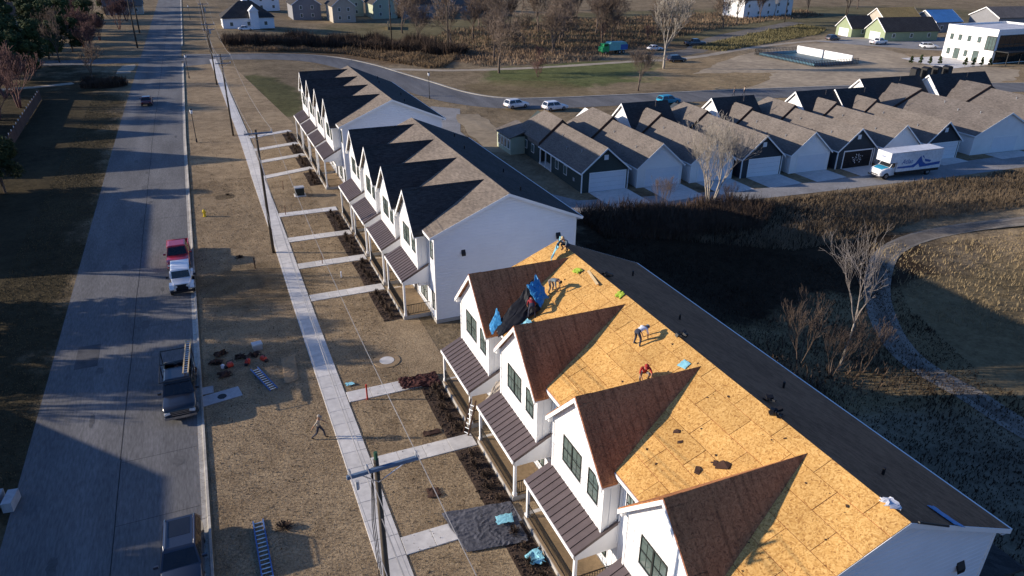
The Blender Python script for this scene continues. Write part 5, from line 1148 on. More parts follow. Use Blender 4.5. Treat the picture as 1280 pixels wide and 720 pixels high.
# dark pickup with rack
c = car('pickup_truck', 'black pickup truck with ladder rack parked at the kerb beside the tools', 'pickup truck', (-4.55, 45.6, .02), 0, 'p_black', 6.1, 2.02, 1.92, 'pickup')
mb = MB(); hw = .98
for y0_, z_ in ((-2.3, 1.2), (-.6, 2.05), (1.0, 2.05), (2.9, 2.05)):
    pass
for sx in (-1, 1):
    mb.tube([(sx*hw, -1.3, 2.1), (sx*hw, 3.0, 2.1)], .035, 5)
    for yy in (1.0, 2.9): mb.tube([(sx*hw, yy, 1.1), (sx*hw, yy, 2.1)], .03, 5)
for yy in (-1.3, 1.0, 2.9): mb.tube([(-hw, yy, 2.1), (hw, yy, 2.1)], .035, 5)
mb.build('ladder_rack', M['black'], c)
def ladder(parent, p, L_, ang, m, w_=.42, tilt=0, label=None, name='ladder', step=.3):
    root = empty(name, p, ang)
    for sx in (-1, 1): mb = MB(); mb.box(sx*w_/2-.035, sx*w_/2+.035, 0, L_, 0, .09); q = mb.build('rail', M[m], root)
    n_ = int(L_/step)
    rp = None
    for k in range(n_):
        if rp is None: mb = MB(); mb.tube([(-w_/2, .12, .045), (w_/2, .12, .045)], .03, 5); rp = mb.build('rung', M['alum'], root)
        else: inst(rp, root, (0, k*step, 0))
    root.rotation_euler = (tilt, 0, ang)
    if label: tag(root, label, 'ladder')
    return root
ladder(None, (-3.95, 44.8, 2.17), 4.6, R(-3), 'lumber', .3, label='short wooden ladder lying on the rack of the black pickup')
for k in range(7):
    o = MB(); o.tube([(0, 0, 0), (0, .25, .12), (.05, .5, .05)], [.12, .2, .1], 7); o = o.build('tool_bag', M['black' if k % 2 else 'scrap']); o.location = (-5.2+.27*k, 46.6+(k*37 % 5)*.33, .74+.0); tag(o, 'dark tool bag in the bed of the black pickup, %s from the kerb' % ORD[6-k], 'bag', 'dark bags and gear in the pickup bed')
car('parked_jeep', 'white boxy off road vehicle parked in front of the red pickup', 'off-roader', (-4.25, 63.7, .02), 0, 'p_white', 4.2, 1.95, 1.85, 'jeep')
car('pickup_truck', 'deep red pickup truck parked behind the white off road vehicle', 'pickup truck', (-4.5, 69.9, .02), 0, 'p_red', 5.8, 1.98, 1.85, 'pickup')
c = car('parked_car', 'dark blue grey car with glass roof parked at the bottom edge of the street', 'car', (-4.55, 29.9, .02), R(-1), 'p_blue', 4.8, 1.92, 1.62, 'suv')
mb = MB(); mb.box(-.5, .5, .45, 1.65, 1.6, 1.628); mb.build('roof_glass', M['darkglass'], c)
for sx in (-1, 1): mb = MB(); mb.tube([(sx*.66, -.3, 1.6), (sx*.68, -.1, 1.68), (sx*.68, 1.6, 1.68), (sx*.66, 1.85, 1.6)], .022, 6); mb.build('roof_rail', M['chrome'], c)
car('moving_car', 'small dark red car driving away along the street', 'car', (-9.4, 147.5, .02), R(180), 'p_darkred', 4.5, 1.85, 1.5, 'sedan')
car('parked_car', 'white crossover on the side road nearest the pale green lean-to', 'car', (52.3, 121.2, .03), R(100), 'p_white', 4.6, 1.88, 1.65, 'suv')
car('parked_car', 'white crossover on the side road partly behind the cottage roofs', 'car', (58.0, 117.0, .03), R(95), 'p_white', 4.6, 1.88, 1.65, 'suv')
car('parked_car', 'dark car between two cottage roofs on the side road', 'car', (80.5, 114.5, .03), R(95), 'turq', 4.6, 1.88, 1.65, 'suv')
car('parked_car', 'black vehicle beside the tall pale bare tree at the park path', 'car', (111.5, 156.8, .02), R(85), 'p_black', 4.8, 1.9, 1.7, 'suv')
car('pickup_truck', 'dark grey pickup truck farther up the gravel road', 'pickup truck', (134.5, 181, .02), R(80), 'p_grey', 6, 2, 1.9, 'pickup')
car('parked_car', 'dark car at the edge of the parking area by the slope', 'car', (183, 177, .02), R(95), 'p_grey', 4.8, 1.9, 1.7, 'suv')
car('pickup_truck', 'silver pickup truck before the sage green garage house', 'pickup truck', (189, 165, .02), R(95), 'p_white', 5.8, 2, 1.9, 'pickup')
car('parked_car', 'white car parked left of the modern white building', 'car', (196, 153.5, .02), R(60), 'p_white', 4.9, 1.9, 1.6, 'suv')
car('parked_car', 'white car before the low hip roofed house by the street', 'car', (16.5, 259, .02), R(90), 'p_white', 4.6, 1.9, 1.5, 'sedan')
car('parked_car', 'small white car right of the green and teal truck', 'car', (117.5, 176, .02), R(90), 'p_white', 4.4, 1.8, 1.5, 'sedan')
# moving truck
def text_mesh(txt, name, m, parent, size, loc, rot, ext=.006, shear=.25):
    cu = bpy.data.curves.new(name, 'FONT'); cu.body = txt; cu.size = size; cu.extrude = ext; cu.shear = shear; cu.align_x = 'CENTER'; cu.resolution_u = 2
    o = bpy.data.objects.new('tmp', cu); COL.objects.link(o); bpy.context.view_layer.update()
    me = bpy.data.meshes.new_from_object(o.evaluated_get(bpy.context.evaluated_depsgraph_get())); bpy.data.objects.remove(o); me.materials.clear(); me.materials.append(m)
    q = bpy.data.objects.new(name, me); COL.objects.link(q); q.parent = parent; q.location = loc; q.rotation_euler = rot; return q
def moving_truck():
    r_ = empty('moving_truck', (84.1, 64.9, .02), R(-93)); r_.scale = (.94, .94, .94); tag(r_, 'white and blue box moving truck parked on the alley before the cottages', 'truck')
    # local: front towards -y ; photo: front to the west
    mb = MB(); mb.box(-1.22, 1.22, -2.9, 5.1, 1.0, 3.75); mb.box(-1.22, 1.22, -4.3, -2.9, 2.35, 3.75); bx = mb.build('box', M['truckwhite'], r_)
    mb = MB(); mb.box(-1.18, 1.18, -2.8, 5.0, .62, .998); mb.build('chassis', M['black'], r_)
    mb = MB(); mb.loft([rsec(-5.35, .85, .55, 1.15), rsec(-5.2, .98, .5, 1.35), rsec(-4.5, 1.05, .5, 1.55), rsec(-3.9, 1.08, .5, 1.65), rsec(-3.0, 1.1, .5, 1.65)]); cb = mb.build('hood', M['p_white'], r_, smooth=True)
    mb = MB(); mb.loft([rsec(-5.0, .75, 1.3, 1.44, r=.03), rsec(-4.5, .85, 1.3, 1.585, r=.03), rsec(-3.95, .9, 1.3, 1.69, r=.03)]); mb.build('hood_panel', M['turq'], r_)
    mb = MB(); mb._a([(-1.02, -3.95, 1.6), (1.02, -3.95, 1.6), (1.05, -2.95, 1.6), (-1.05, -2.95, 1.6), (-.95, -3.4, 2.34), (.95, -3.4, 2.34), (.98, -2.95, 2.34), (-.98, -2.95, 2.34)], [(0, 1, 5, 4), (1, 2, 6, 5), (2, 3, 7, 6), (3, 0, 4, 7), (4, 5, 6, 7)]); mb.build('cab', M['p_white'], r_)
    mb = MB(); mb.quad((-.93, -3.9, 1.7), (.93, -3.9, 1.7), (.88, -3.47, 2.27), (-.88, -3.47, 2.27)); mb.build('windscreen', M['darkglass'], r_)
    for sx in (-1, 1):
        mb = MB(); mb.quad((sx*1.045, -3.75, 1.7), (sx*1.06, -3.05, 1.7), (sx*1.0, -3.05, 2.25), (sx*.98, -3.4, 2.25)); mb.build('side_window', M['darkglass'], r_)
        for yy in (-4.3, 3.2): wheel(r_, sx*1.12, yy, .48, .3)
        mb = MB(); mb.box(*sorted((sx*.6, sx*.9)), -5.36, -5.2, .8, 1.0); mb.build('headlight', M['lampglass'], r_)
        mb = MB(); mb.obox((sx*1.35, -3.7, 1.9), (.12, .1, .4)); mb.build('mirror', M['black'], r_)
        x = sx*1.225
        mb = MB(); d = (sx*.006, 0, 0)   # blue wave and mountain graphic
        mb.prism([(x, -2.8, 1.5), (x, 0.2, 1.42), (x, .9, 1.9), (x, 1.3, 1.35), (x, 4.9, 1.5), (x, 4.9, 1.9), (x, 2.3, 1.75), (x, 1.7, 2.1), (x, 1.1, 3.0), (x, .3, 1.95), (x, -.3, 1.75), (x, -2.8, 1.72)], d)
        mb.prism([(x, 1.3, 2.95), (x, 1.6, 3.0), (x, 2.1, 2.1), (x, 3.0, 1.95), (x, 3.2, 2.2), (x, 1.9, 2.5)], d)
        mb.build('side_graphic', M['truckblue'], r_)
        text_mesh('Atlas', 'side_lettering', M['truckblue'], r_, .95, (x+sx*.01, -1.2 if sx > 0 else -1.2, 2.05), (R(90), 0, R(90)*sx))
        mb = MB(); mb.box(*sorted((sx*1.221, sx*1.235)), -2.9, 5.1, 3.68, 3.75); mb.build('roof_rail', M['alum'], r_)
    text_mesh('Atlas', 'front_lettering', M['truckblue'], r_, .38, (0, -4.31, 2.95), (R(90), 0, 0))
    mb = MB(); mb.box(-.6, .6, -5.37, -5.3, .65, .78); mb.build('grille', M['black'], r_); mb = MB(); mb.box(-1.05, 1.05, -5.45, -5.3, .42, .6); mb.build('bumper', M['chrome'], r_)
moving_truck()
# green and teal truck in the field
r_ = empty('work_truck', (103, 174.5, .02), R(-88)); tag(r_, 'green and teal work truck standing beside the park path', 'truck')
mb = MB(); mb.loft([rsec(-3.6, 1.1, .8, 1.8), rsec(-3.4, 1.15, .6, 2.0), rsec(-1.6, 1.15, .6, 2.1)]); mb.build('cab', M['greendozer'], r_)
mb = MB(); mb.box(-.95, .95, -3.1, -1.7, 2.1, 2.75); mb.build('cab_roof', M['greendozer'], r_); mb = MB(); mb.box(-.97, .97, -3.0, -1.9, 2.2, 2.6); mb.build('windscreen', M['darkglass'], r_)
mb = MB(); mb.prism([(-1.2, -1.5, 1.0), (-1.2, 3.8, 1.0), (-1.2, 4.3, 2.0), (-1.2, 3.6, 3.0), (-1.2, -1.0, 3.1), (-1.2, -1.5, 2.6)], (2.4, 0, 0)); mb.build('hopper', M['tealbox'], r_)
mb = MB(); mb.box(-1.24, -1.2, 2.0, 4.2, 1.1, 2.4); mb.box(1.2, 1.24, 2.0, 4.2, 1.1, 2.4); mb.build('side_panel', M['truckblue'], r_)
for sx in (-1, 1):
    for yy in (-2.6, 1.8, 3.0): wheel(r_, sx*1.15, yy, .5, .3)

# ================================================================== PEOPLE
def person(label, J, loc, rz, cols, hat=None, slope=None, cat='person'):
    """J: joints in metres, facing +y; cols = (shirt, trousers, skin, hair, shoe)"""
    import bmesh
    bm = bmesh.new(); lay = bm.verts.layers.skin.verify(); V = {}; reg = {}
    def jt(n, p, r, region, par=None):
        v = bm.verts.new(p); v[lay].radius = (r, r) if not hasattr(r, '__len__') else r; V[n] = v; reg[n] = (Vector(p), region)
        if par: bm.edges.new((V[par], v))
        else: v[lay].use_root = True
    J = {k: Vector(v) for k, v in J.items()}
    mid = lambda a, b, t=.5: J[a].lerp(J[b], t)
    jt('pelvis', J['pelvis'], (.16, .12), 'trouser'); jt('waist', mid('pelvis', 'chest', .4), (.145, .11), 'shirt', 'pelvis'); jt('chest', J['chest'], (.175, .125), 'shirt', 'waist')
    jt('neck', J['neck'], .06, 'skin', 'chest'); jt('chin', mid('neck', 'head', .45), .07, 'skin', 'neck'); jt('head', J['head'], (.088, .1), 'skin', 'chin'); top = J['head']+(J['head']-J['neck']).normalized()*.1; jt('top', top, .07, 'hair', 'head')
    for s_ in 'LR':
        sg = -1 if s_ == 'L' else 1
        jt('sh'+s_, J['sh'+s_], .065, 'shirt', 'chest'); jt('el'+s_, J['el'+s_], .048, 'shirt', 'sh'+s_); jt('wr'+s_, J['wr'+s_], .03, 'skin', 'el'+s_)
        d = (J['wr'+s_]-J['el'+s_]).normalized(); palm = J['wr'+s_]+d*.07; jt('pa'+s_, palm, (.038, .02), 'skin', 'wr'+s_)
        side = Vector((1, 0, 0)); side = (side-d*side.dot(d)).normalized(); nn = d.cross(side)
        for k in range(4):
            b0 = palm+side*(k-1.5)*.02+d*.03; jt('f%d%s' % (k, s_), b0, .009, 'skin', 'pa'+s_); jt('g%d%s' % (k, s_), b0+d*(.045, .055, .052, .038)[k]+nn*.018, .008, 'skin', 'f%d%s' % (k, s_))
        jt('th'+s_, J['wr'+s_]+d*.05-side*sg*.045, .011, 'skin', 'pa'+s_)
        jt('hip'+s_, J['hip'+s_], .095, 'trouser', 'pelvis'); jt('kn'+s_, J['kn'+s_], .065, 'trouser', 'hip'+s_); jt('an'+s_, J['an'+s_], .045, 'trouser', 'kn'+s_); jt('toe'+s_, J['toe'+s_], .038, 'shoe', 'an'+s_)
    me = bpy.data.meshes.new('body_src'); bm.to_mesh(me); bm.free()
    o = bpy.data.objects.new('tmp', me); COL.objects.link(o)
    sk = o.modifiers.new('s', 'SKIN'); sb = o.modifiers.new('u', 'SUBSURF'); sb.levels = sb.render_levels = 1
    bpy.context.view_layer.update(); m2 = bpy.data.meshes.new_from_object(o.evaluated_get(bpy.context.evaluated_depsgraph_get())); bpy.data.objects.remove(o)
    names = ['shirt', 'trouser', 'skin', 'hair', 'shoe']; m2.materials.clear()
    for c_ in cols: m2.materials.append(M[c_])
    pts = list(reg.values())
    arms = [(J['sh'+s_], J['el'+s_], 'shirt') for s_ in 'LR']+[(J['el'+s_], J['wr'+s_], 'skin') for s_ in 'LR']+[(J['hip'+s_], J['kn'+s_], 'trouser') for s_ in 'LR']+[(J['kn'+s_], J['an'+s_], 'trouser') for s_ in 'LR']+[(J['an'+s_], J['toe'+s_], 'shoe') for s_ in 'LR']+[(J['pelvis'], J['pelvis'].lerp(J['chest'], .25), 'trouser'), (J['pelvis'].lerp(J['chest'], .3), J['chest'], 'shirt'), (J['neck'], J['head'], 'skin'), (J['head'], top, 'hair')]
    for p in m2.polygons:
        c_ = p.center; best = None
        for a, b, rg in arms:
            ab = b-a; t = max(0, min(1, (c_-a).dot(ab)/ab.length_squared)); d = (c_-(a+ab*t)).length
            if best is None or d < best[0]: best = (d, rg)
        p.material_index = names.index(best[1]); p.use_smooth = True
    root = empty('person', loc, rz); tag(root, label, cat)
    b = bpy.data.objects.new('body', m2); COL.objects.link(b); b.parent = root
    up = (J['head']-J['neck']).normalized(); fw = J.get('face', Vector((0, 1, 0))); fw = (fw-up*fw.dot(up)).normalized(); sd = up.cross(fw)
    # face: nose, eyes, mouth, ears
    f = MB(); hc = J['head']+up*.01
    f.tube([hc+fw*.09+up*.01, hc+fw*.125-up*.02], [.01, .016], 5); f.tube([hc+fw*.1-up*.055-sd*.025, hc+fw*.1-up*.055+sd*.025], .008, 4)
    for s_ in (-1, 1): f.tube([hc+sd*s_*.09, hc+sd*s_*.105-up*.03], [.02, .014], 5)
    f.build('face', M['skin'], root)
    for s_ in (-1, 1): f = MB(); f.tube([hc+fw*.092+sd*s_*.033+up*.02, hc+fw*.102+sd*s_*.033+up*.02], .011, 6); f.build('eye', M['hair'], root)
    h = MB(); c0 = J['head']+up*.03-fw*.01
    if hat:
        h.tube([c0, c0+up*.06, c0+up*.11, c0+up*.13], [.112, .112, .085, .03], 12); h.obox(c0+fw*.14+up*.02, (.16, .12, .015), (0, 0, math.atan2(-fw.x, fw.y)) if abs(fw.z) < .5 else (0, 0, 0)); h.build('cap', M[hat], root, smooth=True)
    else:
        h.tube([c0-up*.04-fw*.02, c0+up*.03, c0+up*.08, c0+up*.1], [.1, .108, .085, .03], 12); h.build('hair', M[cols[3]], root, smooth=True)
    return root
STEP = dict(pelvis=(0, 0, .93), chest=(0, .05, 1.3), neck=(0, .08, 1.48), head=(0, .11, 1.62), shL=(-.2, .05, 1.42), shR=(.2, .05, 1.42), elL=(-.26, .22, 1.18), elR=(.27, -.16, 1.16), wrL=(-.2, .44, 1.08), wrR=(.26, -.3, .94),
            hipL=(-.1, 0, .9), hipR=(.1, 0, .9), knL=(-.11, .27, .52), knR=(.11, -.1, .48), anL=(-.11, .33, .08), anR=(.11, -.45, .13), toeL=(-.11, .52, .04), toeR=(.11, -.3, .03))
BEND = dict(pelvis=(0, -.12, .86), chest=(0, .28, .98), neck=(0, .46, .98), head=(0, .6, .93), shL=(-.19, .38, .96), shR=(.19, .38, .96), elL=(-.24, .42, .66), elR=(.24, .45, .66), wrL=(-.18, .5, .4), wrR=(.2, .52, .42),
            hipL=(-.11, -.12, .84), hipR=(.11, -.12, .84), knL=(-.17, .02, .46), knR=(.17, .02, .46), anL=(-.2, -.08, .08), anR=(.2, -.08, .08), toeL=(-.22, .12, .04), toeR=(.22, .12, .04), face=(0, .3, -1))
CROUCH = dict(pelvis=(0, -.2, .34), chest=(0, .06, .68), neck=(0, .2, .84), head=(0, .3, .96), shL=(-.2, .12, .8), shR=(.2, .12, .8), elL=(-.3, .3, .56), elR=(.3, .3, .56), wrL=(-.22, .5, .4), wrR=(.2, .5, .36),
              hipL=(-.11, -.18, .36), hipR=(.11, -.18, .36), knL=(-.22, .24, .5), knR=(.22, .24, .46), anL=(-.2, .02, .1), anR=(.2, .0, .1), toeL=(-.22, .2, .05), toeR=(.22, .2, .05), face=(0, 1, -.6))
def rz_(z): return ZE-.67+SL*(z-XF)+.03
person('person striding over the lawn in a light shirt and dark trousers', STEP, (3.25, 37.6, 0), R(-110), ('tanshirt', 'jeans', 'skin', 'hair', 'shoe'), hat='tanshirt')
person('roofer in a white shirt bending over on the orange board roof', BEND, (18.85, 27.3, rz_(18.85)-.06), R(-75), ('tee', 'jeans', 'skin', 'hair', 'shoe'), hat='greyblue')
person('roofer in a grey blue shirt bending down near the far dormer', BEND, (17.75, 35.35, rz_(17.75)-.04), R(-150), ('greyblue', 'greytrouser', 'skin', 'hair', 'shoe'))
person('roofer in a red shirt crouching at the dormer ridge on the orange roof', CROUCH, (17.75, 24.9, rz_(17.75)+.0), R(160), ('redshirt', 'greytrouser', 'skin', 'hair', 'shoe'), hat='redshirt')
person('roofer in a dark red jacket holding blue wrap in the roof valley', BEND, (15.9, 34.15, rz_(15.9)+.0), R(-20), ('maroon', 'jeans', 'skin', 'hair', 'shoe'), hat='maroon')
person('roofer crouching at the far end of the ridge behind the cyan wrap', CROUCH, (20.3, 38.6, rz_(20.3)), R(110), ('greyblue', 'jeans', 'skin', 'hair', 'shoe'), hat='lumber')
for k, (x, y, c_) in enumerate([(97.0, 116.2, 'navy'), (99.5, 116.2, 'tanshirt')]):
    person(('left', 'right')[k]+' of two tiny distant pedestrians on the side road behind the cottage roofs', STEP, (x, y, .03), R(-90), (c_, 'jeans', 'skin', 'hair', 'shoe'))

# ================================================================== CLOTHS, TOOLS AND SCRAPS
def cloth(name, P4, nx, ny, amp, m, label, cat, seed=0, thick=.02, wav=1.0, parent=None):
    a, b, c, d = map(Vector, P4); n = (b-a).cross(d-a).normalized()
    if n.z < 0: n = -n
    V = []; 
    for j in range(ny+1):
        for i in range(nx+1):
            u, v = i/nx, j/ny; p = a.lerp(b, u).lerp(d.lerp(c, u), v)
            wq = noise.noise(Vector((p.x*.7+seed, p.y*.7, 0)))*1.5
            e = (1-2*abs(noise.noise(Vector((p.x*1.1*wav+seed+wq, p.y*2.3*wav-wq, seed*3.1)))))*.8-.3+.35*noise.noise(Vector((p.x*5*wav, p.y*4*wav+seed, 1.7)))
            edge = 1 if (i in (0, nx) or j in (0, ny)) else 0
            t1 = (b-a).normalized(); t2 = (d-a).normalized()
            V.append(p+n*(amp*(.55+e)+.01)*(1-.3*edge)+(t1*noise.noise(Vector((v*4, seed, u*3)))+t2*noise.noise(Vector((u*4, seed+5, v*3))))*amp*1.6)
    N_ = len(V); F_ = []
    for j in range(ny):
        for i in range(nx):
            q = j*(nx+1)+i; F_.append((q, q+1, q+nx+2, q+nx+1)); F_.append((N_+q, N_+q+nx+1, N_+q+nx+2, N_+q+1))
    rim = [i for i in range(nx+1)]+[j*(nx+1)+nx for j in range(1, ny+1)]+[ny*(nx+1)+i for i in range(nx-1, -1, -1)]+[j*(nx+1) for j in range(ny-1, 0, -1)]
    for k in range(len(rim)): x, y = rim[k], rim[(k+1) % len(rim)]; F_.append((x, N_+x, N_+y, y))
    me = bpy.data.meshes.new(name); me.from_pydata([tuple(p) for p in V]+[tuple(p-n*thick) for p in V], [], F_); me.materials.append(M[m])
    o = bpy.data.objects.new(name, me); COL.objects.link(o)
    if parent: o.parent = parent
    else: tag(o, label, cat)
    return o
cloth('tarp', [(8.55, 25.4, .07), (11.7, 24.9, .10), (12.0, 27.9, .12), (8.2, 28.5, .07)], 60, 54, .06, 'tarpgrey', 'crumpled dark grey tarp spread over a walkway before the nearest townhouse', 'tarp', 2, wav=1.7)
cloth('plastic_wrap', [(10.6, 26.4, .25), (11.5, 26.3, .27), (11.6, 26.9, .27), (10.7, 27.0, .25)], 10, 8, .08, 'tarpcyan', 'pale blue wrapper lying on the grey tarp', 'wrapper', 4)
cloth('plastic_wrap', [(11.2, 23.4, .12), (11.9, 23.2, .2), (12.0, 24.2, .2), (11.1, 24.0, .12)], 10, 8, .14, 'tarpcyan', 'pale blue wrapper lying in the mulch bed by the porch', 'wrapper', 9)
cloth('plastic_wrap', [(5.9, 42.6, .05), (6.5, 42.6, .06), (6.4, 43.0, .06), (5.9, 43.1, .05)], 8, 8, .08, 'tarpcyan', 'small grey green wrapper on the lawn by the red covered walkway', 'wrapper', 14)
cloth('shingle_pile', [(9.3, 40.7, .1), (12.0, 40.3, .14), (12.1, 41.9, .14), (9.4, 42.1, .1)], 24, 16, .14, 'brickred', 'heap of red brown torn shingles over the walkway end', 'debris', 5, wav=2)
zr_ = rz_
cloth('blue_wrap', [(16.3, 33.9, zr_(16.3)+.5), (17.2, 34.8, zr_(17.2)+.3), (17.0, 36.0, zr_(17)+1.3), (16.0, 35.2, zr_(16)+1.4)], 12, 12, .14, 'tarpblue', 'bright blue wrap held up by the roofer in the valley', 'tarp', 3)
cloth('valley_chute', [(13.6, 33.7, zr_(14.0)+.15), (13.9, 34.8, zr_(14.0)+.35), (16.9, 36.1, zr_(16.9)+1.1), (16.5, 34.2, zr_(16.5)+.1)], 26, 10, .10, 'black', 'black sheeting chute lying in the roof valley', 'sheeting', 6)
cloth('blue_wrap', [(13.5, 34.9, zr_(14.0)+.3), (13.4, 34.3, zr_(14.0)+.1), (14.2, 34.6, zr_(14.2)+.5), (14.3, 35.6, zr_(14.3)+.9)], 8, 8, .08, 'tarpblue', 'blue strip of wrap hanging at the eave end of the black chute', 'tarp', 8)
cloth('pale_wrap', [(14.3, 33.0, zr_(14.3)+.1), (14.2, 33.8, zr_(14.2)+.1), (15.6, 34.0, zr_(15.6)+.15), (15.7, 33.2, zr_(15.7)+.1)], 14, 8, .12, 'tarpcyan', 'pale crumpled sheet beside the black chute in the valley', 'wrapper', 11)
cloth('cyan_wrap', [(19.0, 38.0, zr_(19.0)+.1), (19.5, 38.5, zr_(19.5)+.1), (20.1, 38.9, zr_(20.1)+.95), (19.6, 38.2, zr_(19.6)+.75)], 12, 12, .18, 'tarpcyan', 'pale cyan wrap bunched near the far end of the ridge', 'tarp', 7)
cloth('blue_wrap', [(23.1, 12.1, 9.588-SL*(23.1-XR)+.04), (23.6, 11.95, 9.588-SL*(23.6-XR)+.03), (23.3, 13.1, 9.588-SL*(23.3-XR)+.04), (22.95, 13.15, 9.588-SL*(22.95-XR)+.04)], 8, 8, .04, 'bluetape', 'strip of blue wrap over the rear edge of the nearest roof', 'tarp', 12)
mb = MB(); mb.tube([(20.9, 12.04, 9.5), (22.6, 11.98, 8.75)], .05, 5); o = mb.build('dark_pipe', M['black']); tag(o, 'dark strip lying along the gable edge of the nearest roof', 'pipe')
cloth('paper_sheet', [(19.45, 24.0, zr_(19.45)+.02), (19.85, 24.1, zr_(19.85)+.02), (19.8, 24.6, zr_(19.8)+.02), (19.35, 24.5, zr_(19.35)+.02)], 6, 6, .03, 'tarpcyan', 'small pale sheet on the boards near the ridge', 'paper', 15)
cloth('lime_wrapper', [(19.6, 35.5, zr_(19.6)+.02), (20.0, 35.6, zr_(20.0)+.02), (19.9, 36.2, zr_(19.9)+.02), (19.5, 36.1, zr_(19.5)+.02)], 8, 8, .1, 'limepaint', 'lime green wrapper below the ridge near the far dormer', 'wrapper', 16)
cloth('lime_wrapper', [(20.1, 31.3, zr_(20.1)+.02), (20.5, 31.4, zr_(20.5)+.02), (20.45, 31.9, zr_(20.45)+.02), (20.05, 31.8, zr_(20.05)+.02)], 8, 8, .1, 'limepaint', 'lime green wrapper on the ridge above the second dormer', 'wrapper', 17)
cloth('white_bag', [(20.35, 12.8, 9.58), (20.8, 12.7, 9.55), (20.8, 13.3, 9.55), (20.3, 13.3, 9.58)], 8, 8, .16, 'tee', 'white crumpled bag on the ridge at the near end of the roof', 'bag', 18)
mb = MB(); mb.obox((20.1, 34.7, zr_(20.1)+.03), (.16, 2.6, .04), (0, math.atan(-SL), R(-12))); o = mb.build('lumber_board', M['lumber']); tag(o, 'long pale board lying just below the ridge', 'board')
def junk(loc, label, s=.3, m='black', seed=1):
    rg = random.Random(seed); mb = MB()
    for k in range(9): mb.obox((loc[0]+rg.uniform(-s, s), loc[1]+rg.uniform(-s, s), loc[2]+.06+rg.uniform(0, .12)), (rg.uniform(.08, .34), rg.uniform(.08, .22), rg.uniform(.05, .18)), (rg.uniform(-.4, .4), rg.uniform(-.4, .4), rg.uniform(0, 3)))
    for k in range(3): mb.tube([(loc[0]+rg.uniform(-s, s), loc[1]+rg.uniform(-s, s), loc[2]+.1) for _ in range(4)], .02, 5)
    tag(mb.build('tool_heap', M[m]), label, 'tools')
junk((20.5, 18.87, 9.6), 'dark heap of roofing tools on the ridge above the nearest dormer', seed=2); junk((21.0, 34.3, 9.45), 'dark nail gun and hoses on the ridge near its far end', .22, seed=3); junk((20.75, 26.3, 9.55), 'dark tools on the ridge above the white shirted roofer', .25, seed=4); junk((21.3, 20.2, 9.3), 'small dark tool on the rear slope just past the ridge', .12, seed=5)
# torn felt scraps on the boards, single pieces
sm = MB(); sm._a([(-.13, -.05, 0), (.1, -.09, .02), (.16, .03, .0), (.02, .09, .035), (-.1, .06, .01)], [(0, 1, 2, 3, 4)]); sm.prism([(-.13, -.05, -.02), (.1, -.09, .0), (.16, .03, -.02), (-.1, .06, -.01)], (0, 0, .015))
sp0 = sm.build('felt_scrap', M['scrap']); rg = random.Random(5)
spots = [(17.42, 18.3, 2.4), (17.3, 18.6, 1.2), (16.6, 18.8, 1.6), (16.9, 20.5, 1), (17.1, 21.1, 1.3)]+[(rg.uniform(15.2, 20.2), rg.uniform(13, 37), rg.uniform(.25, .6)) for _ in range(45)]+[(rg.uniform(15.2, 20.3), rg.uniform(13, 38), rg.uniform(.10, .22)) for _ in range(110)]
k_ = 0
for x, y, s in spots:
    yr = min(abs(y-(12.086+4.49+7.043*u)) for u in range(4)); zdorm = 9.406-1.03*yr
    if zdorm > zr_(x)-.05 and x < 20.1: continue
    o = sp0 if k_ == 0 else copy_tree(sp0); k_ += 1
    o.location = (x, y, zr_(x)+.01); o.rotation_euler = (0, -math.atan(SL), 0); o.rotation_euler.rotate_axis('Z', rg.uniform(0, 6)); o.scale = (s, s, s); tag(o, {(17.42, 18.3): 'largest torn felt scrap, just above the second dormer ridge from the near end', (17.3, 18.6): 'torn felt scrap touching the largest scrap on the boards', (16.6, 18.8): 'second largest felt scrap, left of the largest on the orange boards'}.get((x, y), 'small torn dark felt scrap lying on the orange boards of the stripped roof'), 'scrap', 'torn felt scraps scattered on the stripped roof')
# ladders, plywood, boxes and tools on the lawn
l1 = ladder(None, (1.0, 43.9, .03), 3.4, R(17), 'bluefib', .5, label='silver and blue ladder lying on the lawn beside the tools'); l1.location = (1.25, 44.1, .03)
ladder(None, (-.85, 26.3, .03), 5.4, R(1), 'bluefib', .5, label='blue and silver ladder lying on the lawn beside the dark car')
mb = MB(); mb.obox((-2.1, 44.6, .05), (2.5, 1.25, .03), (0, 0, R(10))); o = mb.build('plywood_sheet', M['greybox']); tag(o, 'grey sheet lying on the lawn beside the black pickup', 'board')
mb = MB(); mb.tube([(-2.05, 44.55, .067), (-2.05, 44.55, .10)], [.3, .27], 14); o = mb.build('cable_coil', M['black']); tag(o, 'dark round coil lying on the grey sheet', 'coil')
mb = MB(); mb.obox((-2.95, 45.7, .05), (.8, .9, .03)); o = mb.build('plywood_sheet', M['greybox']); tag(o, 'small grey sheet at the kerb behind the larger one', 'board')
mb = MB(); mb.loft([[(x*s, y*s, z) for x, y in ((-.35, -.28), (.35, -.28), (.35, .28), (-.35, .28))] for s, z in ((.9, 0), (1, .42))]); o = empty('cooler', (.75, 50.2, 0), R(8)); tag(o, 'grey lidded cooler standing on the lawn behind the red tools', 'cooler'); mb.build('body', M['greybox'], o)
mb = MB(); mb.loft([[(x*s, y*s, z) for x, y in ((-.37, -.3), (.37, -.3), (.37, .3), (-.37, .3))] for s, z in ((1, .421), (1, .5), (.9, .53))]); mb.build('lid', mat('pale lid', (.6, .6, .6), .5), o)
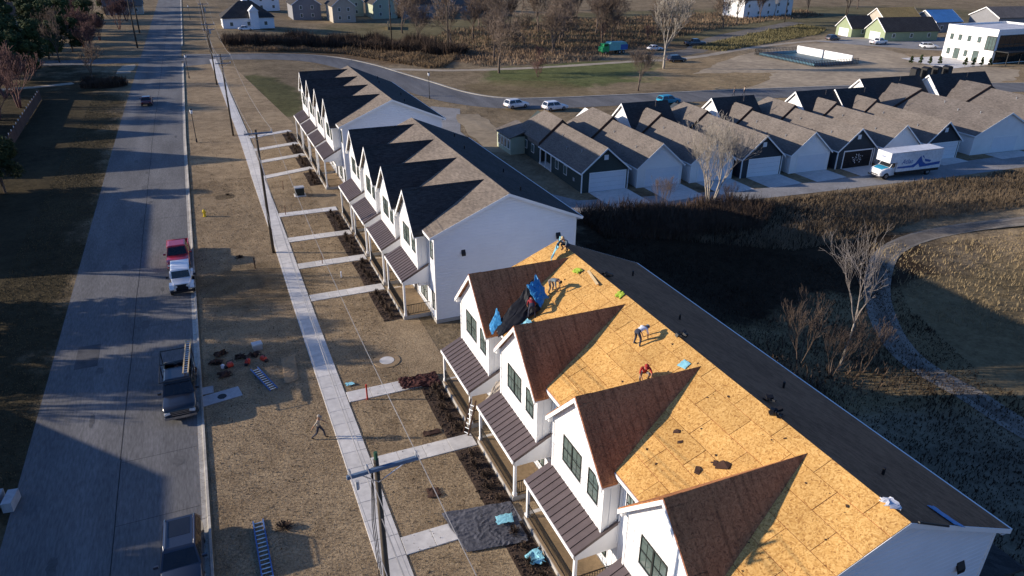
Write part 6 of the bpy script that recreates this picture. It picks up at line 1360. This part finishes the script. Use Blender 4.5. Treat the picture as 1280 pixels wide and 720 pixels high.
def redtool(x, y, rz, label, white=False):
    root = empty('power_tool', (x, y, 0), rz); tag(root, label, 'power tool')
    mb = MB(); mb.loft([[(a*s, b*s, z) for a, b in ((-.22, -.15), (.22, -.15), (.25, 0), (.22, .15), (-.22, .15), (-.25, 0))] for s, z in ((.8, .05), (1, .2), (.7, .38))]); mb.build('housing', M['redplastic'], root)
    mb = MB(); mb.tube([(-.2, 0, .36), (-.2, 0, .52), (.25, 0, .52), (.25, 0, .36)], .025, 6); mb.build('handle', M['black'], root)
    mb = MB(); mb.tube([(-.3, -.1, .1), (-.3, .12, .1)], .11, 9); mb.build('tank', M['black'], root)
    if white: mb = MB(); mb.tube([(-.45, .2, 0), (-.45, .2, .25), (-.45, .2, .32)], [.13, .13, .05], 9); mb.build('jug', M['tee'], root)
redtool(-1.3, 48.3, .3, 'red power tool with a white jug, left one on the lawn', True); redtool(-.1, 48.3, 1.2, 'red power tool in the middle on the lawn'); redtool(1.0, 48.3, 2.2, 'red power tool nearest the cooler on the lawn')
for k, (x, y, lb) in enumerate([(-1.9, 50.3, 'dark bag on the lawn farthest from the camera by the kerb'), (-2.2, 49.1, 'dark bag at the kerb left of the red tools'), (-.5, 49.3, 'dark bag between the cooler and the red tools'), (.4, 49.2, 'dark bag just left of the cooler'), (-1.7, 47.2, 'dark bag in the shade beside the left red tool')]):
    o = cloth('tool_bag', [(x-.4, y-.25, .02), (x+.4, y-.2, .02), (x+.35, y+.25, .02), (x-.35, y+.2, .02)], 10, 8, .3, 'scrap', lb, 'bag', 20+k, wav=2)
cloth('cardboard_sheet', [(2.0, 44.5, .03), (3.0, 44.7, .03), (3.2, 48.2, .03), (2.2, 48.0, .03)], 10, 20, .06, 'deck', 'brown sheet lying on the lawn right of the silver ladder', 'sheet', 30)
mb = MB(); [mb.obox((3.9+.0*k, 40.2+.05*k, .03+.12*k), (.5, .35, .1), (0, 0, k*.2)) for k in range(0)]
root = empty('fire_hydrant', (-1.88, 81.8, 0)); tag(root, 'yellow fire hydrant on the lawn near the kerb', 'fire hydrant')
mb = MB(); mb.tube([(0, 0, 0), (0, 0, .08), (0, 0, .09), (0, 0, .6), (0, 0, .62), (0, 0, .75), (0, 0, .82)], [.2, .2, .13, .13, .17, .14, .04], 12); mb.build('barrel', M['yellow'], root)
for sx in (-1, 1): mb = MB(); mb.tube([(sx*.1, 0, .5), (sx*.24, 0, .5)], .07, 8); mb.build('outlet', M['yellow'], root)
mb = MB(); mb.box(-.05, .05, -.05, .05, 0, 1.2); o = mb.build('stake', M['redplastic']); o.location = (6.9, 40.6, 0); tag(o, 'red stake beside the walkway with the red brown heap', 'stake')
mb = MB(); mb.box(-.05, .05, -.05, .05, 0, 1.1); o = mb.build('stake', M['scrap']); o.location = (1.95, 65.4, 0); tag(o, 'dark post on the lawn near the white off road vehicle', 'stake')
mb = MB(); mb.tube([(0, 0, 0), (0, 0, .6)], .06, 6); o = mb.build('stake', M['tee']); o.location = (9.0, 60.5, 0); tag(o, 'short white marker stake on a front lawn', 'stake')
for x, y in ((7.9, 64.1), (6.4, 79.0), (7.3, 88.3)):
    mb = MB(); mb.tube([(0, 0, 0), (.02, 0, 1.1)], .04, 5); o = mb.build('stake', M['fence']); o.location = (x, y, 0); tag(o, {7.9: 'thin brown stake on the fourth lawn of the middle row', 6.4: 'thin brown stake at the walkway beside the lawn cabinet', 7.3: 'thin brown stake left of the dark lawn cabinet'}[x], 'stake')
root = empty('utility_cabinet', (8.85, 85.3, 0)); tag(root, 'dark utility cabinet on a pale pad on the lawn before the townhouses', 'cabinet')
mb = MB(); mb.box(-.65, .65, -.6, .6, 0, .12); mb.build('pad', M['concrete'], root); mb = MB(); mb.box(-.5, .5, -.45, .45, .121, 1.0); mb.build('body', mat('dark green cabinet', (.02, .03, .028), .5), root); mb = MB(); mb.prism([(-.54, -.49, 1.002), (-.54, .49, 1.002), (-.54, .4, 1.1), (-.54, -.4, 1.1)], (1.08, 0, 0)); mb.build('lid', M['greybox'], root)
root = empty('manhole', (9.3, 44.9, 0)); tag(root, 'round pale manhole ring set in the front lawn', 'manhole')
mb = MB(); mb.tube([(0, 0, 0), (0, 0, .05)], [1.0, .97], 28); mb.build('ring', M['deck'], root); mb = MB(); mb.tube([(0, 0, .02), (0, 0, .065)], [.55, .53], 24); mb.build('cover', M['concrete'], root)
cloth('plastic_sheet', [(7.9, 29.9, .03), (8.7, 29.8, .03), (8.6, 30.6, .03), (8.0, 30.7, .03)], 8, 8, .1, 'scrap', 'dark scrap of felt on the front lawn by the grey tarp', 'scrap', 31)
cloth('plastic_sheet', [(9.2, 35.3, .03), (10.4, 35.2, .03), (10.3, 35.7, .03), (9.3, 35.7, .03)], 8, 8, .1, 'scrap', 'dark scrap of felt by the second walkway', 'scrap', 33)
root = ladder(None, (12.1, 33.6, .05), 2.3, 0, 'scrap', .4, label='short ladder leaning against the porch eave at the gap by the walkway'); root.rotation_euler = (R(70), 0, R(-60)); root.location = (11.75, 34.5, .06)
cloth('white_sheet', [(12.7, 33.6, 2.8), (13.2, 33.3, 2.9), (14.2, 34.2, 3.6), (13.8, 34.4, 3.5)], 14, 8, .18, 'tanshirt', 'crumpled pale sheeting hanging in the gap between two porch roofs', 'sheet', 40, wav=1.6)
mb = MB(); mb.prism([(27.2, 12.5, 3.2), (30.4, 12.5, 2.9), (30.4, 12.5, 2.75), (27.2, 12.5, 3.05)], (0, 24, 0)); o = mb.build('rear_porch_roof', M['shingledark'], TC); o.location = (-XR, -12.086, 0)
for k in range(3): mb = MB(); mb.obox((-14.6+.75*k, 38.6-.3*k, .35), (.5, 1.2, .6), (0, 0, R(-8))); o = mb.build('waste_bin', M['greybox']); tag(o, 'pale grey box on the west verge, %s of three' % ('farthest from the street', 'middle one', 'nearest the street')[k], 'box', 'pale boxes on the west verge')
# litter behind the stripped row
for k, (x, y) in enumerate([(33.5, 25.5), (35.0, 27.4), (31.8, 27.0)]):
    cloth('litter', [(x, y, .02), (x+.7, y+.1, .02), (x+.8, y+.5, .02), (x+.1, y+.4, .02)], 5, 5, .08, 'greybox', ('pale strip of litter in the shade behind the nearest row', 'pale scrap farther into the shaded field', 'small pale scrap nearest the rear eave')[k], 'litter', 50+k)
# more houses and trees far off at the top of the view
far_house(58, 300, R(90), 13, 9, 5.4, 9, 'cream', 'shingledark', 'pale gabled house between the beige one and the cream one', storeys=2)
far_house(105, 300, 0, 13, 9, 3.4, 7, 'greyhouse', 'shinglehouse', 'low grey house behind the trees right of the far row')
far_house(-22, 330, 0, 13, 9, 3.4, 7, 'beige', 'shinglehouse', 'small beige house far up the west side of the street')
mb = MB(); mb.box(0, 9, 0, .12, 0, 1.9); o = mb.build('board_fence', mat('sunlit tan fence', (.5, .36, .2))); o.location = (60, 246, 0); o.rotation_euler = (0, 0, R(75)); tag(o, 'short tan board fence catching the sun below the cream house', 'fence')
# patches, oil stains and leaf litter give the street its wear
def blotch(name, x, y, rx, ry, z, m, seed):
    rg = random.Random(seed); mb = MB(); n = 22
    mb.quad(*[(x+rx*math.cos(k*6.283/n)*rg.uniform(.75, 1.15), y+ry*math.sin(k*6.283/n)*rg.uniform(.75, 1.15), z) for k in range(n)]); struct(mb.build(name, m, fix=False))
st = mat('oil dark asphalt', (.11, .108, .108), .8, 4, .3); pt = mat('newer asphalt patch', (.09, .09, .095), .9, 12, .3)
for k in range(16): blotch('road_stain', random.Random(k).uniform(-11.5, -4.5), 26+k*6.3, .16+.1*(k % 3), .5+.3*(k % 2), .0255+.0002*k, st, k)
mb = MB(); mb.quad((-11.6, 52, .0262), (-10.1, 52, .0262), (-10.1, 55.4, .0262), (-11.6, 55.4, .0262)); struct(mb.build('road_patch', pt, fix=False))
mb = MB(); rg = random.Random(9)
for k in range(2600):
    y = rg.uniform(20, 110); x = KX-.3+rg.gauss(-.1, .12) if rg.random() < .6 else RX+.3+rg.gauss(.1, .2); a = rg.uniform(0, 3); q = rg.uniform(.02, .05)
    mb.quad((x-q*math.cos(a), y-q*math.sin(a), .045), (x+q*math.sin(a)*.6, y-q*math.cos(a)*.6, .05), (x+q*math.cos(a), y+q*math.sin(a), .046))
tag(mb.build('leaf_litter', M['brush'], fix=False), 'dry leaf litter gathered along the kerbs of the street', 'leaves', kind='stuff')

# ================================================================== SIT EVERYTHING EAST OF THE TOWNHOUSES ON THE FALLING TERRAIN
# positions above were surveyed on a level datum; here they move out and down onto the real slope
def on_terrain(x, y):
    h = 0
    for _ in range(4): k = (28-h)/28; h = hgt(x*k, y*k)
    return h, (28-h)/28
def on_terrain_v(x, y):
    sm = lambda a, b, v: (lambda t: t*t*(3-2*t))(np.clip((v-a)/(b-a), 0, 1))
    h = np.zeros(len(x))
    for _ in range(4):
        k = (28-h)/28; X, Y = x*k, y*k; t = np.clip((Y-118)/32, 0, 1); a = 28.5-20.5*t; b = 36+10*t
        h = -2.0*sm(a, b, X)-2.4*sm(34, 46, X)*(1-sm(78, 98, X))*(1-sm(54, 67, Y))
    return h, (28-h)/28
bpy.context.view_layer.update()
for o in list(bpy.data.objects):
    if o.parent or o.type in ('CAMERA', 'LIGHT') or o.name == 'ground': continue
    if o.type == 'MESH' and o.location.length < 1e-6 and o.data.users == 1:
        co = np.empty(len(o.data.vertices)*3); o.data.vertices.foreach_get('co', co); co = co.reshape(-1, 3)
        if co[:, 0].max() < 8: continue
        h, k = on_terrain_v(co[:, 0], co[:, 1]); w_ = co[:, 0] < 8; h[w_] = 0; k[w_] = 1
        co = np.c_[co[:, 0]*k, co[:, 1]*k, h+co[:, 2]*k]
        o.data.vertices.foreach_set('co', co.ravel()); o.data.update()
    else:
        x, y, z = o.location
        if x < 8: continue
        h, k = on_terrain(x, y)
        if h < -.01: o.location = (x*k, y*k, h+z*k); o.scale = [c*k for c in o.scale]
